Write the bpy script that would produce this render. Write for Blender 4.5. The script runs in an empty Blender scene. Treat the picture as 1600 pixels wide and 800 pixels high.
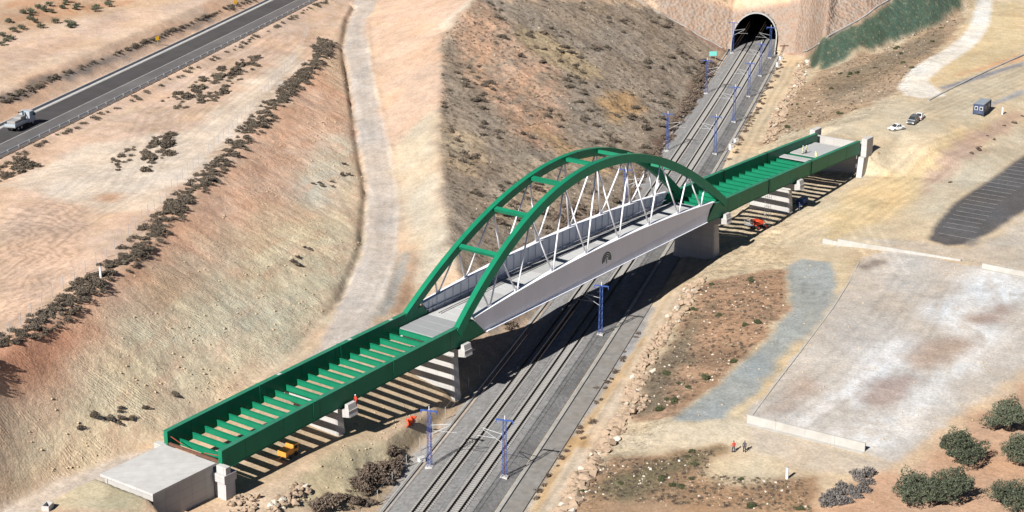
import bpy, bmesh, math, random
import numpy as np
from mathutils import Vector, Matrix, noise as mnoise
R = math.radians
random.seed(7); RNG = np.random.default_rng(11)
scn = bpy.context.scene; COL = scn.collection

# ---------------------------------------------------------------- camera
cam_d = bpy.data.cameras.new('camera'); cam = bpy.data.objects.new('camera', cam_d); COL.objects.link(cam)
cam_d.sensor_width = 36.0; cam_d.lens = 36.0*2772.34/1600.0; cam_d.clip_start = 1.0; cam_d.clip_end = 9000.0
_y, _p, _r = R(54.34), R(19.10), R(0.36)
_f = Vector((math.sin(_y)*math.cos(_p), math.cos(_y)*math.cos(_p), -math.sin(_p)))
_a = Vector((math.cos(_y), -math.sin(_y), 0)); _u = _a.cross(_f)
_a2 = _a*math.cos(_r) + _u*math.sin(_r); _u2 = -_a*math.sin(_r) + _u*math.cos(_r)
_m = Matrix((_a2, _u2, -_f)).transposed().to_4x4(); _m.translation = Vector((-249.0, -164.1, 114.65))
cam.matrix_world = _m; scn.camera = cam
# ---------------------------------------------------------------- daylight
SUN_EL, SUN_AZ = R(38.0), R(0.5)                       # the sun stands beyond the bridge's left end, nearly in line with it
sun_dir = Vector((-math.cos(SUN_EL)*math.cos(SUN_AZ), math.cos(SUN_EL)*math.sin(SUN_AZ), math.sin(SUN_EL)))
world = bpy.data.worlds.new('World'); scn.world = world; world.use_nodes = True
nt = world.node_tree; bg = nt.nodes['Background']; sky = nt.nodes.new('ShaderNodeTexSky')
sky.sky_type = 'NISHITA'; sky.sun_disc = False; sky.sun_elevation = SUN_EL
sky.sun_rotation = math.atan2(sun_dir.x, sun_dir.y); sky.altitude = 900; sky.air_density = 0.4; sky.dust_density = 0.2; sky.ozone_density = 1.0
nt.links.new(sky.outputs[0], bg.inputs[0]); bg.inputs[1].default_value = 0.05
sl = bpy.data.lights.new('sun', 'SUN'); sl.energy = 5.0; sl.angle = R(0.53); sl.color = (1.0, 0.965, 0.915)
so = bpy.data.objects.new('sun', sl); COL.objects.link(so); so.rotation_euler = sun_dir.to_track_quat('Z', 'Y').to_euler()
vs = scn.view_settings; vs.view_transform = 'Standard'; vs.look = 'None'; vs.exposure = 0.79; scn.cycles.diffuse_bounces = 1; scn.cycles.max_bounces = 6; vs.gamma = 1.0; vs.use_curve_mapping = False

# ---------------------------------------------------------------- helpers
def lin(c):
    c = np.asarray(c, float)/255.0
    return np.where(c <= .04045, c/12.92, ((c+.055)/1.055)**2.4)
def alb(r, g, b, k=1.45): return tuple(float(v) for v in lin((r, g, b))/k)
class MB:
    """collects shapes for ONE mesh object"""
    def __init__(s): s.v = []; s.f = []
    def add(s, vs_, fs):
        o = len(s.v); s.v += [tuple(map(float, a)) for a in vs_]; s.f += [tuple(i+o for i in f) for f in fs]; return s
    def box(s, x0, x1, y0, y1, z0, z1):
        return s.add([(x0,y0,z0),(x1,y0,z0),(x1,y1,z0),(x0,y1,z0),(x0,y0,z1),(x1,y0,z1),(x1,y1,z1),(x0,y1,z1)],
                     [(3,2,1,0),(4,5,6,7),(0,1,5,4),(1,2,6,5),(2,3,7,6),(3,0,4,7)])
    def loft(s, rings, cap=True, closed=True):
        n = len(rings[0]); vs_ = [p for r in rings for p in r]; fs = []
        for i in range(len(rings)-1):
            for j in range(n if closed else n-1):
                k = (j+1) % n; fs.append((i*n+j, i*n+k, (i+1)*n+k, (i+1)*n+j))
        if cap: fs.append(tuple(reversed(range(n)))); fs.append(tuple(range((len(rings)-1)*n, len(rings)*n)))
        return s.add(vs_, fs)
    def tube(s, p0, p1, r0, r1=None, k=6):
        r1 = r0 if r1 is None else r1; p0 = Vector(p0); p1 = Vector(p1); d = (p1-p0).normalized()
        a = d.orthogonal().normalized(); b = d.cross(a)
        ring = lambda p, r: [p + (a*math.cos(2*math.pi*i/k) + b*math.sin(2*math.pi*i/k))*r for i in range(k)]
        return s.loft([ring(p0, r0), ring(p1, r1)])
    def beam(s, p0, p1, w, h, up=(0,0,1)):
        p0 = Vector(p0); p1 = Vector(p1); d = (p1-p0).normalized(); a = d.cross(Vector(up)).normalized(); b = a.cross(d)
        ring = lambda p: [p-a*w/2-b*h/2, p+a*w/2-b*h/2, p+a*w/2+b*h/2, p-a*w/2+b*h/2]
        return s.loft([ring(p0), ring(p1)])
    def mesh(s, name, smooth=False):
        me = bpy.data.meshes.new(name); me.from_pydata(s.v, [], s.f)
        bm = bmesh.new(); bm.from_mesh(me); bmesh.ops.recalc_face_normals(bm, faces=bm.faces); bm.to_mesh(me); bm.free()
        if smooth: me.polygons.foreach_set('use_smooth', [True]*len(me.polygons))
        me.update(); return me
    def build(s, name, mat, parent=None, loc=None, smooth=False, bevel=0):
        return link(name, s.mesh(name, smooth), mat, parent, loc, bevel)
def link(name, me, mat, parent=None, loc=None, bevel=0):
    if mat and not me.materials: me.materials.append(mat)
    o = bpy.data.objects.new(name, me); COL.objects.link(o)
    if parent: o.parent = parent
    if loc: o.location = loc
    if bevel:
        b = o.modifiers.new('bevel', 'BEVEL'); b.width = bevel; b.segments = 2; b.limit_method = 'ANGLE'
    return o
def tag(o, label=None, cat=None, group=None, kind=None):
    if label: o['label'] = label
    if cat: o['category'] = cat
    if group: o['group'] = group
    if kind: o['kind'] = kind
    return o
def empty(name, loc, rz=0):
    o = bpy.data.objects.new(name, None); COL.objects.link(o); o.location = loc; o.rotation_euler = (0,0,rz); o.empty_display_size = .5; return o
def copy_tree(o, parent=None):
    c = o.copy(); COL.objects.link(c); c.parent = parent
    for ch in o.children: copy_tree(ch, c)
    return c
def np_mesh(name, V, F):
    V = np.asarray(V, np.float32); F = np.asarray(F, np.int32); k = F.shape[1]
    me = bpy.data.meshes.new(name); me.vertices.add(len(V)); me.vertices.foreach_set('co', V.ravel())
    me.loops.add(F.size); me.loops.foreach_set('vertex_index', F.ravel())
    me.polygons.add(len(F)); me.polygons.foreach_set('loop_start', np.arange(len(F), dtype=np.int32)*k)
    me.update(calc_edges=True); return me
# ---------------------------------------------------------------- materials
def mat(name, base, rough=.7, var=.12, scale=1.5, metal=0., bump=0., bscale=8., dirt=None, dscale=.25, damt=.5, spec=.3, streak=None):
    """procedural surface: base colour broken up by noise, patches of dirt, fine relief"""
    m = bpy.data.materials.new(name); m.use_nodes = True; t = m.node_tree; N = t.nodes; L = t.links; b = N['Principled BSDF']
    b.inputs['Roughness'].default_value = rough; b.inputs['Metallic'].default_value = metal; b.inputs['Specular IOR Level'].default_value = spec
    tc = N.new('ShaderNodeTexCoord'); n1 = N.new('ShaderNodeTexNoise'); n1.inputs['Scale'].default_value = scale; n1.inputs['Detail'].default_value = 6
    co = tc.outputs['Object']
    if streak:
        mp = N.new('ShaderNodeMapping'); mp.inputs['Scale'].default_value = streak; L.new(co, mp.inputs[0]); co = mp.outputs[0]
    L.new(co, n1.inputs['Vector'])
    mr = N.new('ShaderNodeMapRange'); mr.inputs['From Min'].default_value = .25; mr.inputs['From Max'].default_value = .75
    mr.inputs['To Min'].default_value = 1-var; mr.inputs['To Max'].default_value = 1+var; L.new(n1.outputs['Fac'], mr.inputs['Value'])
    mul = N.new('ShaderNodeVectorMath'); mul.operation = 'SCALE'; mul.inputs[0].default_value = base[:3]; L.new(mr.outputs[0], mul.inputs['Scale'])
    out = mul.outputs[0]
    if dirt:
        n2 = N.new('ShaderNodeTexNoise'); n2.inputs['Scale'].default_value = dscale; n2.inputs['Detail'].default_value = 8; n2.inputs['Roughness'].default_value = .65
        L.new(co, n2.inputs['Vector'])
        r2 = N.new('ShaderNodeMapRange'); r2.inputs['From Min'].default_value = .48; r2.inputs['From Max'].default_value = .68; r2.inputs['To Max'].default_value = damt
        L.new(n2.outputs['Fac'], r2.inputs['Value'])
        mx = N.new('ShaderNodeMix'); mx.data_type = 'RGBA'; L.new(r2.outputs[0], mx.inputs['Factor']); L.new(out, mx.inputs['A']); mx.inputs['B'].default_value = (*dirt[:3], 1)
        out = mx.outputs['Result']
    L.new(out, b.inputs['Base Color'])
    if bump:
        n3 = N.new('ShaderNodeTexNoise'); n3.inputs['Scale'].default_value = bscale; n3.inputs['Detail'].default_value = 5; L.new(tc.outputs['Object'], n3.inputs['Vector'])
        bp = N.new('ShaderNodeBump'); bp.inputs['Strength'].default_value = bump; bp.inputs['Distance'].default_value = .1; L.new(n3.outputs['Fac'], bp.inputs['Height']); L.new(bp.outputs[0], b.inputs['Normal'])
    return m
def leaf_mat(name, c1, c2, rnd=True):
    m = bpy.data.materials.new(name); m.use_nodes = True; t = m.node_tree; N = t.nodes; L = t.links; b = N['Principled BSDF']
    b.inputs['Roughness'].default_value = .85; b.inputs['Specular IOR Level'].default_value = .15
    g = N.new('ShaderNodeNewGeometry'); oi = N.new('ShaderNodeObjectInfo'); mx = N.new('ShaderNodeMix'); mx.data_type = 'RGBA'
    mx.inputs['A'].default_value = (*c1, 1); mx.inputs['B'].default_value = (*c2, 1)
    ad = N.new('ShaderNodeMath'); ad.operation = 'MULTIPLY_ADD'; ad.inputs[1].default_value = .65; L.new(g.outputs['Random Per Island'], ad.inputs[0])
    a2 = N.new('ShaderNodeMath'); a2.operation = 'MULTIPLY'; a2.inputs[1].default_value = .35; L.new(oi.outputs['Random'], a2.inputs[0]); L.new(a2.outputs[0], ad.inputs[2])
    L.new(ad.outputs[0], mx.inputs['Factor']); L.new(mx.outputs['Result'], b.inputs['Base Color']); return m
# ---------------------------------------------------------------- terrain: a loft of surveyed break lines in railway coordinates
# s = metres along the railway, n = metres to the right of it, z = metres above the rail heads
PHI, RAIL0, RCURV = 1.2271113, -0.10487, -6.904e-5
DV = np.array([math.sin(PHI), math.cos(PHI)]); NV = np.array([DV[1], -DV[0]])
def sn2xy(s, n):
    s = np.asarray(s, float); n = np.asarray(n, float); o = n + RAIL0 + RCURV*s*s
    return s*DV[0] + o*NV[0], s*DV[1] + o*NV[1]
def xy2sn(x, y):
    s = x*DV[0] + y*DV[1]
    return s, x*NV[0] + y*NV[1] - RAIL0 - RCURV*s*s
BREAK = [  # outermost left to outermost right: [(s, n, z), ...]
 [(-300,-3000,70),(300,-3000,90)],
 [(-100,-330,34),(150,-330,36),(300,-330,40)],
 [(-100,-172,27),(40,-172,26.5),(150,-170,27),(300,-170,30)],
 [(-100,-160,24),(40,-159,24),(150,-158,24.5),(300,-158,26)],
 [(-100,-147,23.3),(40,-146,23.3),(150,-145,23.6),(300,-145,25)],
 [(-100,-138.5,22.8),(40,-138,22.6),(150,-137,22.8),(300,-137,24)],
 [(-100,-131.5,18.8),(300,-130.5,18.8)],
 [(-100,-116.5,18.8),(300,-115.5,18.8)],
 [(-110,-114.2,18.2),(100,-113.6,18.0),(160,-113.0,17.8),(300,-113.2,18.2)],
 [(-110,-62,21.3),(-67,-65,20.9),(-45,-67,20.3),(-10,-74,19.2),(41,-84,17.7),(81,-91,16.7),(109,-96,16.2),(140,-104,15.9),(190,-112.2,16.8),(300,-112.4,18)],
 [(-110,-58,21),(-67.4,-60.7,20.5),(-45,-62.5,20),(-10.7,-69.5,19),(41,-79.7,17.5),(81,-87.4,16.5),(109,-92,16),(140,-100.6,15.5),(190,-111.4,16.6),(300,-112,18)],
 [(-110,-52.5,5.5),(-94.6,-48.6,5.7),(-85,-44,5.5),(-75,-40.5,5.3),(-43,-37,5),(-16,-39.2,5),(6.7,-44,5.5),(39,-54.8,7),(66.5,-67,9),(98,-80.2,11.5),(136,-96.4,14),(165,-105.4,15.5),(190,-111,16.5),(300,-111.8,18)],
 [(-104,-46.3,5.5),(-86.6,-40,5.5),(-75,-34,5.2),(-45,-30,5),(-15,-31.2,5),(8.6,-37.3,5.5),(32,-45,6.5),(58,-55.4,8.5),(93,-70.7,11),(124,-84,13.3),(162,-98.7,15.5),(190,-104.5,16.5),(300,-105,18)],
 [(-110,-19,4.2),(-92,-18.7,4),(-83,-19.5,4),(-74,-17.3,4),(-69,-15.4,3.7),(-65,-12.5,3),(-57,-11.4,2.3),(-49,-10.6,1.3),(-30,-11.5,0.9),(-12,-15,2.6),(1,-23,6.5),(15,-29.5,9),(50,-42,12),(71,-49.2,13.5),(121,-64.2,18),(160,-68,24),(200,-68,28),(300,-68,33)],
 [(-110,-10.4,-.4),(-62,-9.9,-.4),(-31,-9.3,-.4),(46,-8.8,-.2),(116,-8.8,0),(226,-8.5,0),(300,-8.5,0)],
 [(-300,-7.6,-.9),(300,-7.6,-.9)],
 [(-300,8.6,-.9),(300,8.6,-.9)],
 [(-300,11.6,-1.0),(-5,12.6,-1.0),(120,8.9,-.8),(300,9.2,-.8)],
 [(-300,12.7,-.3),(-5,13.6,-.3),(20,13.7,-.3),(120,9.6,0),(174,10,0),(300,12,0)],
 [(-110,16,0),(-50,16.6,0),(22,16.1,0),(128,15.3,.3),(182,15.3,.3),(300,16.5,.4)],
 [(-110,19.4,2),(-50,19.8,2),(0,19,1.9),(22,19.6,1.6),(45,20.5,1.0),(100,20,1.2),(134,18.6,2),(176,19.4,2),(300,20,2)],
 [(-110,22.5,2.6),(-75,23.5,3),(-49,27.1,4),(-32,31,4),(-11,35.8,4),(5,37.4,4),(27,34,3.6),(50,30,1.8),(95,33,1.9),(107,32,2.4),(115,31.7,8.5),(125,39.5,8.5),(147,48.0,8.5),(173,49,9),(217,59.4,10),(266,63.4,12),(300,66,14)],
 [(-110,60,4),(36,60,4),(50,46,3.4),(80,46.5,2.9),(95,47,3.6),(105,52,8.4),(112,55,8.5),(129,61.6,8.5),(159,76,8.5),(204,88,9),(300,95,13)],
 [(-110,77,4),(36,76,4),(50,58.5,4),(81,63.5,4),(121,76.5,4),(159,92,4),(204,105,5),(300,115,8)],
 [(-110,135,5),(300,135,5)],
 [(-300,3000,60),(300,3000,80)],
]
FACE0 = ([-400,-60,-9,12,17,22,32,42,50,59,80,400],[229,229,229.5,229.5,219,198,206,221,232,249,285,800])
def zfun(s, n):
    s = np.asarray(s, float); n = np.asarray(n, float)
    z = np.zeros(np.broadcast(s, n).shape)
    pn = pz = None
    for line in BREAK:
        a = np.array(line, float)
        kn = np.interp(s, a[:,0], a[:,1]); kz = np.interp(s, a[:,0], a[:,2])
        if pn is not None:
            m = (n >= pn) & (n <= kn)
            t = np.clip((n-pn)/np.maximum(kn-pn, 1e-3), 0, 1)
            z = np.where(m, pz + (kz-pz)*t, z)
        pn, pz = kn, kz
    # the steep face round the tunnel and the netted slope beside it
    d = np.maximum(0, s - np.interp(n, *FACE0))
    g = np.interp(n, [10,18,24,60],[1.25,.95,.62,.55])
    z = z + np.minimum(d*g, 30 + d*.12)
    # embankments behind the two abutments
    x, y = sn2xy(s, n)
    er = 8.5 - np.maximum(0, np.abs(y)-6.3)/1.5 - np.maximum(0, 105.6-x)*6
    er = np.where(x < 125, er, -9)
    el = 9.3 - np.maximum(0, y-5.0)/1.1 - np.maximum(0, -5.2-y)/1.4 - np.maximum(0, x+107.6)*6
    return np.maximum(np.maximum(z, er), np.where(x > -140, el, el))
ZONES = [
 ((222, 190, 165),3,3,[(76.5, -160.9), (105.2, -154.4), (157.7, -133.4), (187.3, -110.1), (140.2, -100.5), (50.6, -81.0), (-42.2, -64.5), (-91.0, -59.1)]),
 ((221, 187, 160),2,3,[(-23.8, -100.8), (-18.4, -94.9), (-19.4, -87.2), (-30.7, -78.4), (-51.3, -69.8), (-77.2, -62.4), (-82.4, -64.4)]),
 ((232, 210, 186),2,3,[(-11.7, -108.2), (14.4, -106.8), (37.9, -92.9), (95.2, -99.9), (125.7, -103.8), (107.3, -94.8), (53.6, -85.2), (-21.2, -71.8), (-22.8, -79.6), (-14.1, -98.7)]),
 ((214, 172, 140),2,2,[(-11.8, -88.2), (-9.9, -84.0), (-15.2, -79.9), (-18.4, -82.7)]),
 ((228, 188, 156),2,2,[(43.0, -140.9), (113.5, -137.2), (144.4, -137.0), (167.9, -130.0), (120.2, -131.6), (54.6, -132.1), (25.3, -130.6)]),
 ((226, 196, 168),2,2,[(33.7, -135.5), (53.4, -137.6), (94.6, -136.6), (137.4, -134.0), (135.5, -138.5), (89.4, -142.5), (45.1, -142.2)]),
 ((150, 135, 122),1,2,[(36.1, -136.8), (50.9, -136.2), (73.5, -135.8), (92.8, -134.1), (135.7, -133.2), (134.6, -131.8), (87.0, -132.9), (60.2, -133.5), (32.6, -134.8)]),
 ((206, 160, 125),3,4,[(106.6, -178.5), (133.5, -150.6), (112.3, -156.3), (92.8, -159.9), (76.5, -160.9)]),
 ((212, 180, 155),2,2,[(64.3, -153.6), (76.6, -150.7), (94.4, -148.6), (121.8, -152.2), (116.7, -146.8), (92.1, -143.9), (69.4, -145.0), (57.8, -149.7)]),
 ((216, 170, 138),2.5,5,[(-91.0, -59.1), (-75.8, -60.1), (-45.6, -63.8), (-8.8, -70.4), (55.0, -82.9), (112.4, -93.4), (86.4, -77.1), (70.1, -68.7), (39.9, -65.1), (13.5, -63.8), (-21.6, -60.7), (-50.3, -57.0), (-72.0, -55.2), (-88.3, -55.2), (-97.2, -55.7)]),
 ((224, 186, 156),3,5,[(-16.0, -66.9), (48.8, -78.7), (105.1, -87.3), (53.7, -63.6), (29.5, -58.3), (13.5, -63.8), (-7.9, -62.1), (-28.5, -57.4)]),
 ((208, 152, 120),2.5,4,[(-92.4, -58.3), (-74.7, -59.7), (-72.9, -56.8), (-85.6, -55.7), (-97.2, -55.7)]),
 ((220, 203, 170),4,6,[(-100.3, -54.1), (-89.7, -53.5), (-71.7, -53.4), (-51.2, -54.4), (-25.7, -56.4), (1.7, -57.5), (19.5, -54.4), (48.3, -59.8), (31.8, -52.0), (4.9, -43.6), (-20.7, -38.6), (-48.9, -38.3), (-81.2, -41.8), (-94.4, -48.5), (-105.7, -51.5)]),
 ((208, 196, 166),4,5,[(-42.3, -45.5), (-15.1, -48.0), (0.4, -45.7), (-8.1, -40.5), (-29.9, -37.3), (-45.4, -37.6), (-53.0, -40.7)]),
 ((216, 203, 178),3,4,[(21.1, -63.7), (58.7, -71.8), (74.2, -71.7), (47.4, -60.1), (32.2, -57.3), (12.7, -56.9)]),
 ((214, 182, 150),3,4,[(-58.2, -57.3), (-32.8, -58.9), (-9.0, -60.4), (-5.5, -57.0), (-37.1, -53.4), (-56.9, -52.7)]),
 ((213, 196, 178),0.3,0.4,[(-105.7, -51.4), (-94.8, -48.3), (-85.5, -43.6), (-82.2, -41.3), (-80.4, -40.4), (-85.6, -40.5), (-110.4, -42.1), (-117.0, -44.1)]),
 ((202, 188, 174),0.4,0.5,[(-51.9, -33.2), (-37.9, -34.0), (-15.8, -38.8), (6.7, -43.6), (39.1, -54.3), (66.5, -66.6), (97.9, -79.7), (136.2, -96.0), (164.8, -104.9), (186.3, -110.7), (188.8, -104.3), (162.1, -98.7), (123.9, -84.0), (93.0, -70.6), (58.2, -55.4), (32.0, -44.9), (8.6, -37.3), (-9.0, -32.5), (-23.9, -29.8), (-39.6, -26.6)]),
 ((172, 166, 155),1,1.2,[(-23.9, -29.8), (-5.9, -33.3), (8.5, -37.0), (9.4, -35.0), (-2.2, -31.5), (-19.4, -28.2)]),
 ((168, 135, 108),1,1,[(-19.4, -28.2), (-2.2, -31.5), (9.4, -35.0), (6.1, -32.3), (-6.8, -28.1), (-18.3, -26.8)]),
 ((212, 180, 154),2,2,[(160.7, -98.1), (150.9, -82.6), (136.8, -67.5), (118.0, -63.1), (86.2, -53.4), (73.1, -55.3), (63.8, -57.8), (92.8, -70.3), (123.7, -83.6)]),
 ((202, 186, 162),2.5,2,[(63.8, -57.8), (75.1, -55.9), (86.2, -53.4), (49.9, -42.1), (23.3, -32.5), (5.7, -24.7), (3.9, -21.3), (-6.8, -28.1), (7.6, -33.4), (31.9, -44.7)]),
 ((214, 180, 154),2,3,[(188.8, -104.3), (174.4, -86.4), (160.5, -67.5), (137.9, -67.8), (153.6, -87.1), (161.1, -97.1)]),
 ((216, 196, 170),0.8,0.8,[(141.9, -72.6), (160.8, -69.4), (161.7, -66.8), (139.5, -68.3)]),
 ((168, 151, 132),0.8,3,[(138.0, -69.6), (161.5, -66.9), (231.5, -29.2), (223.8, -9.1), (190.7, -8.9), (119.3, -6.8), (48.7, -4.1), (9.0, -6.1), (-14.1, -11.5), (-9.8, -17.6), (3.5, -23.6), (23.3, -32.5), (49.9, -42.1), (113.2, -61.6)]),
 ((212, 172, 142),3,5,[(142.2, -69.1), (164.6, -65.1), (155.9, -55.5), (146.6, -42.7), (127.8, -36.0), (96.2, -26.9), (81.2, -29.2), (88.6, -37.2), (94.2, -45.0), (116.8, -55.6)]),
 ((196, 172, 142),3,5,[(35.3, -26.3), (73.7, -28.7), (85.2, -21.2), (54.2, -17.8), (27.5, -20.1)]),
 ((200, 176, 145),2,4,[(71.8, -47.3), (73.3, -41.1), (64.6, -34.1), (47.6, -35.5), (49.9, -40.4)]),
 ((196, 160, 118),2,4,[(134.1, -27.8), (149.9, -21.9), (138.6, -15.4), (119.7, -19.8)]),
 ((190, 165, 130),2,4,[(155.9, -55.5), (164.0, -47.0), (154.2, -30.6), (141.0, -31.1), (140.5, -42.9)]),
 ((205, 170, 130),2,4,[(95.9, -34.6), (96.2, -26.9), (91.2, -13.6), (81.9, -14.5), (82.2, -24.9)]),
 ((138, 112, 98),1.5,3,[(59.0, -7.1), (102.5, -8.3), (160.0, -9.2), (207.3, -10.5), (212.6, -8.4), (172.6, -6.9), (122.6, -5.9), (107.5, -7.0), (47.9, -3.9)]),
 ((140, 110, 95),1.5,3,[(-3.1, -14.9), (20.2, -18.0), (40.9, -13.1), (60.8, -10.3), (57.0, -6.0), (14.0, -7.4), (-11.8, -11.1)]),
 ((204, 176, 142),1,2,[(-94.5, -26.4), (-91.4, -23.7), (-80.8, -20.8), (-68.1, -15.7), (-53.7, -11.9), (-43.9, -9.9), (-23.5, -9.8), (-25.0, -16.2), (-36.8, -23.3), (-60.3, -24.9), (-80.9, -28.0), (-85.5, -28.8)]),
 ((222, 192, 160),0.6,1,[(-95.6, -24.5), (-90.4, -23.7), (-83.9, -20.9), (-83.7, -19.5), (-92.1, -18.7)]),
 ((205, 186, 150),1,1.5,[(-83.7, -19.5), (-73.6, -17.5), (-68.1, -15.7), (-64.4, -12.1), (-55.9, -11.1), (-46.6, -10.1), (-56.0, -10.0), (-65.3, -10.3), (-80.6, -10.9), (-89.1, -15.9), (-92.3, -18.1)]),
 ((200, 170, 130),0.8,1,[(-81.9, -10.4), (-61.3, -10.2), (-44.9, -9.6), (-31.1, -9.2), (-31.5, -8.3), (-46.4, -8.5), (-61.5, -9.1), (-80.5, -8.5)]),
 ((186, 182, 176),0.8,0.8,[(-80.5, -8.5), (-61.9, -9.2), (-46.4, -8.5), (-31.5, -8.3), (-32.1, -7.2), (-58.9, -7.0), (-79.6, -6.7)]),
 ((206, 190, 158),1,2,[(-111.0, -42.3), (-92.6, -43.2), (-95.1, -34.7), (-105.7, -30.2)]),
 ((186, 172, 140),1,1.5,[(-109.1, -36.0), (-102.6, -36.5), (-95.1, -34.8), (-105.7, -30.2)]),
 ((208, 187, 155),2,3,[(-70.3, 16.0), (-27.2, 15.9), (22.3, 16.1), (127.7, 15.3), (219.8, 16.7), (114.7, 33.0), (151.8, 45.4), (201.0, 76.6), (89.2, 76.5), (52.7, 58.4), (42.2, 40.7), (38.7, 46.0), (7.5, 44.4), (-43.5, 36.8), (-52.8, 28.9), (-77.5, 19.7)]),
 ((168, 162, 156),0.5,0.5,[(-75.2, 7.9), (-54.3, 8.2), (-27.2, 8.9), (7.1, 10.1), (14.7, 12.1), (-4.3, 13.1), (-29.3, 12.1), (-50.0, 11.6), (-73.9, 11.4)]),
 ((196, 160, 116),0.5,0.5,[(-73.7, 12.2), (-50.4, 11.9), (-29.8, 12.4), (-5.4, 13.2), (-5.3, 14.1), (-28.3, 13.5), (-49.9, 13.0), (-74.7, 13.5)]),
 ((212, 190, 164),0.6,0.6,[(-74.7, 13.7), (-50.6, 13.2), (-27.8, 14.2), (-0.8, 14.1), (18.7, 13.9), (21.2, 15.9), (-0.8, 15.2), (-27.2, 15.9), (-50.6, 16.9), (-72.6, 16.6)]),
 ((190, 158, 118),0.6,0.8,[(-47.7, 10.0), (-48.0, 14.6), (-53.2, 15.2), (-51.5, 10.2)]),
 ((216, 190, 155),0.6,0.8,[(112.3, 8.3), (133.1, 8.3), (177.1, 9.0), (224.4, 11.7), (219.1, 17.1), (181.9, 15.3), (124.6, 14.9), (110.1, 13.9)]),
 ((178, 144, 116),0.5,2,[(-42.3, 19.3), (-31.0, 19.5), (-1.0, 18.9), (20.5, 19.6), (25.3, 29.4), (26.6, 33.8), (5.3, 37.1), (-11.1, 35.3), (-31.9, 30.8), (-47.4, 26.8), (-47.1, 21.8)]),
 ((140, 124, 102),1.5,3,[(-42.3, 19.3), (-32.4, 19.6), (-10.7, 19.4), (9.2, 21.4), (-13.9, 23.9), (-34.4, 24.2), (-45.0, 23.4)]),
 ((180, 154, 126),0.6,3,[(120.8, 16.2), (170.2, 18.2), (197.6, 22.3), (215.0, 42.1), (250.6, 58.8), (241.0, 60.8), (186.2, 50.1), (152.8, 43.8), (126.4, 32.0), (131.9, 22.4)]),
 ((150, 132, 110),1.5,3,[(180.6, 23.9), (210.2, 42.3), (236.1, 55.5), (211.0, 54.4), (176.2, 40.8), (154.8, 29.5)]),
 ((163, 164, 158),0.2,0.8,[(-48.7, 26.7), (-33.0, 31.0), (-11.6, 35.9), (5.4, 37.7), (28.8, 33.5), (34.6, 35.4), (33.4, 41.6), (7.9, 45.7), (-17.1, 43.3), (-30.1, 38.7), (-45.7, 33.8)]),
 ((214, 192, 156),1,2,[(-45.5, 34.2), (-30.5, 39.2), (-17.0, 43.6), (7.9, 45.7), (32.5, 42.0), (38.7, 46.0), (7.5, 44.4), (-33.2, 39.1), (-43.5, 36.8)]),
 ((216, 186, 138),1.2,1.5,[(-38.2, 37.9), (-18.8, 39.6), (-6.2, 41.9), (-18.0, 42.1), (-32.5, 39.5)]),
 ((176, 144, 114),0.6,2.5,[(-74.4, 16.2), (-60.4, 19.1), (-60.8, 26.7), (-53.2, 35.6), (-55.0, 36.9), (-64.8, 35.0), (-64.5, 40.4), (-61.2, 48.8), (-71.3, 52.4), (-86.0, 52.2), (-89.9, 14.3)]),
 ((134, 124, 96),1.5,2.5,[(-71.5, 20.0), (-65.3, 25.0), (-59.4, 32.1), (-53.4, 36.1), (-61.7, 35.3), (-67.1, 30.0), (-76.0, 24.7)]),
 ((216, 196, 164),1.2,1.5,[(-65.0, 34.1), (-59.9, 35.9), (-56.6, 42.7), (-59.7, 46.8), (-66.2, 39.8)]),
 ((214, 195, 166),1,1.5,[(-53.2, 19.3), (-49.9, 26.3), (-44.7, 37.0), (-52.3, 38.8), (-56.6, 46.4), (-53.2, 35.6), (-60.3, 24.7)]),
 ((199, 188, 175),0.6,1.2,[(-44.0, 36.9), (-33.2, 39.1), (6.9, 44.5), (38.1, 47.5), (45.8, 52.7), (38.1, 65.1), (36.6, 76.8), (31.0, 90.3), (7.8, 89.7), (-18.4, 77.5), (-35.1, 68.5), (-47.2, 63.7), (-54.8, 60.7), (-50.9, 56.0)]),
 ((204, 186, 164),1,1,[(-46.2, 37.7), (-52.2, 56.1), (-53.2, 62.3), (-58.4, 59.2), (-59.5, 47.7), (-52.2, 39.2)]),
 ((226, 222, 217),3,3,[(-4.9, 54.2), (-0.5, 60.4), (-7.5, 62.2), (-18.8, 58.1), (-28.2, 55.5), (-36.2, 52.8), (-42.7, 49.2), (-46.2, 42.3), (-42.1, 40.0), (-38.3, 45.8), (-26.9, 49.3), (-15.1, 51.7)]),
 ((228, 225, 220),3,3,[(6.3, 60.0), (18.4, 63.7), (32.8, 67.7), (40.8, 72.1), (36.6, 76.8), (20.7, 77.0), (3.6, 74.0), (-7.7, 71.3), (-21.3, 67.8), (-36.8, 62.9), (-46.8, 59.1), (-49.6, 55.6), (-48.8, 50.9), (-43.4, 53.1), (-35.6, 59.0), (-20.1, 62.8), (-10.6, 66.5), (-0.4, 65.7)]),
 ((175, 155, 142),2,2,[(7.8, 67.0), (18.7, 72.6), (17.1, 76.1), (8.9, 73.9), (6.1, 69.7)]),
 ((180, 160, 148),2,2,[(-32.4, 52.9), (-22.3, 55.4), (-19.7, 59.7), (-23.1, 62.0), (-30.3, 59.6), (-35.5, 55.2)]),
 ((182, 163, 148),2.5,3,[(-13.1, 58.2), (0.4, 63.6), (0.8, 69.9), (-10.3, 67.3), (-19.1, 61.7)]),
 ((186, 166, 150),2,2,[(-39.9, 40.6), (-29.1, 42.1), (-22.7, 45.3), (-33.3, 45.6), (-40.5, 42.7)]),
 ((150, 138, 128),1,1.5,[(32.5, 47.1), (38.2, 50.2), (36.6, 52.7), (28.6, 48.3)]),
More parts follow.
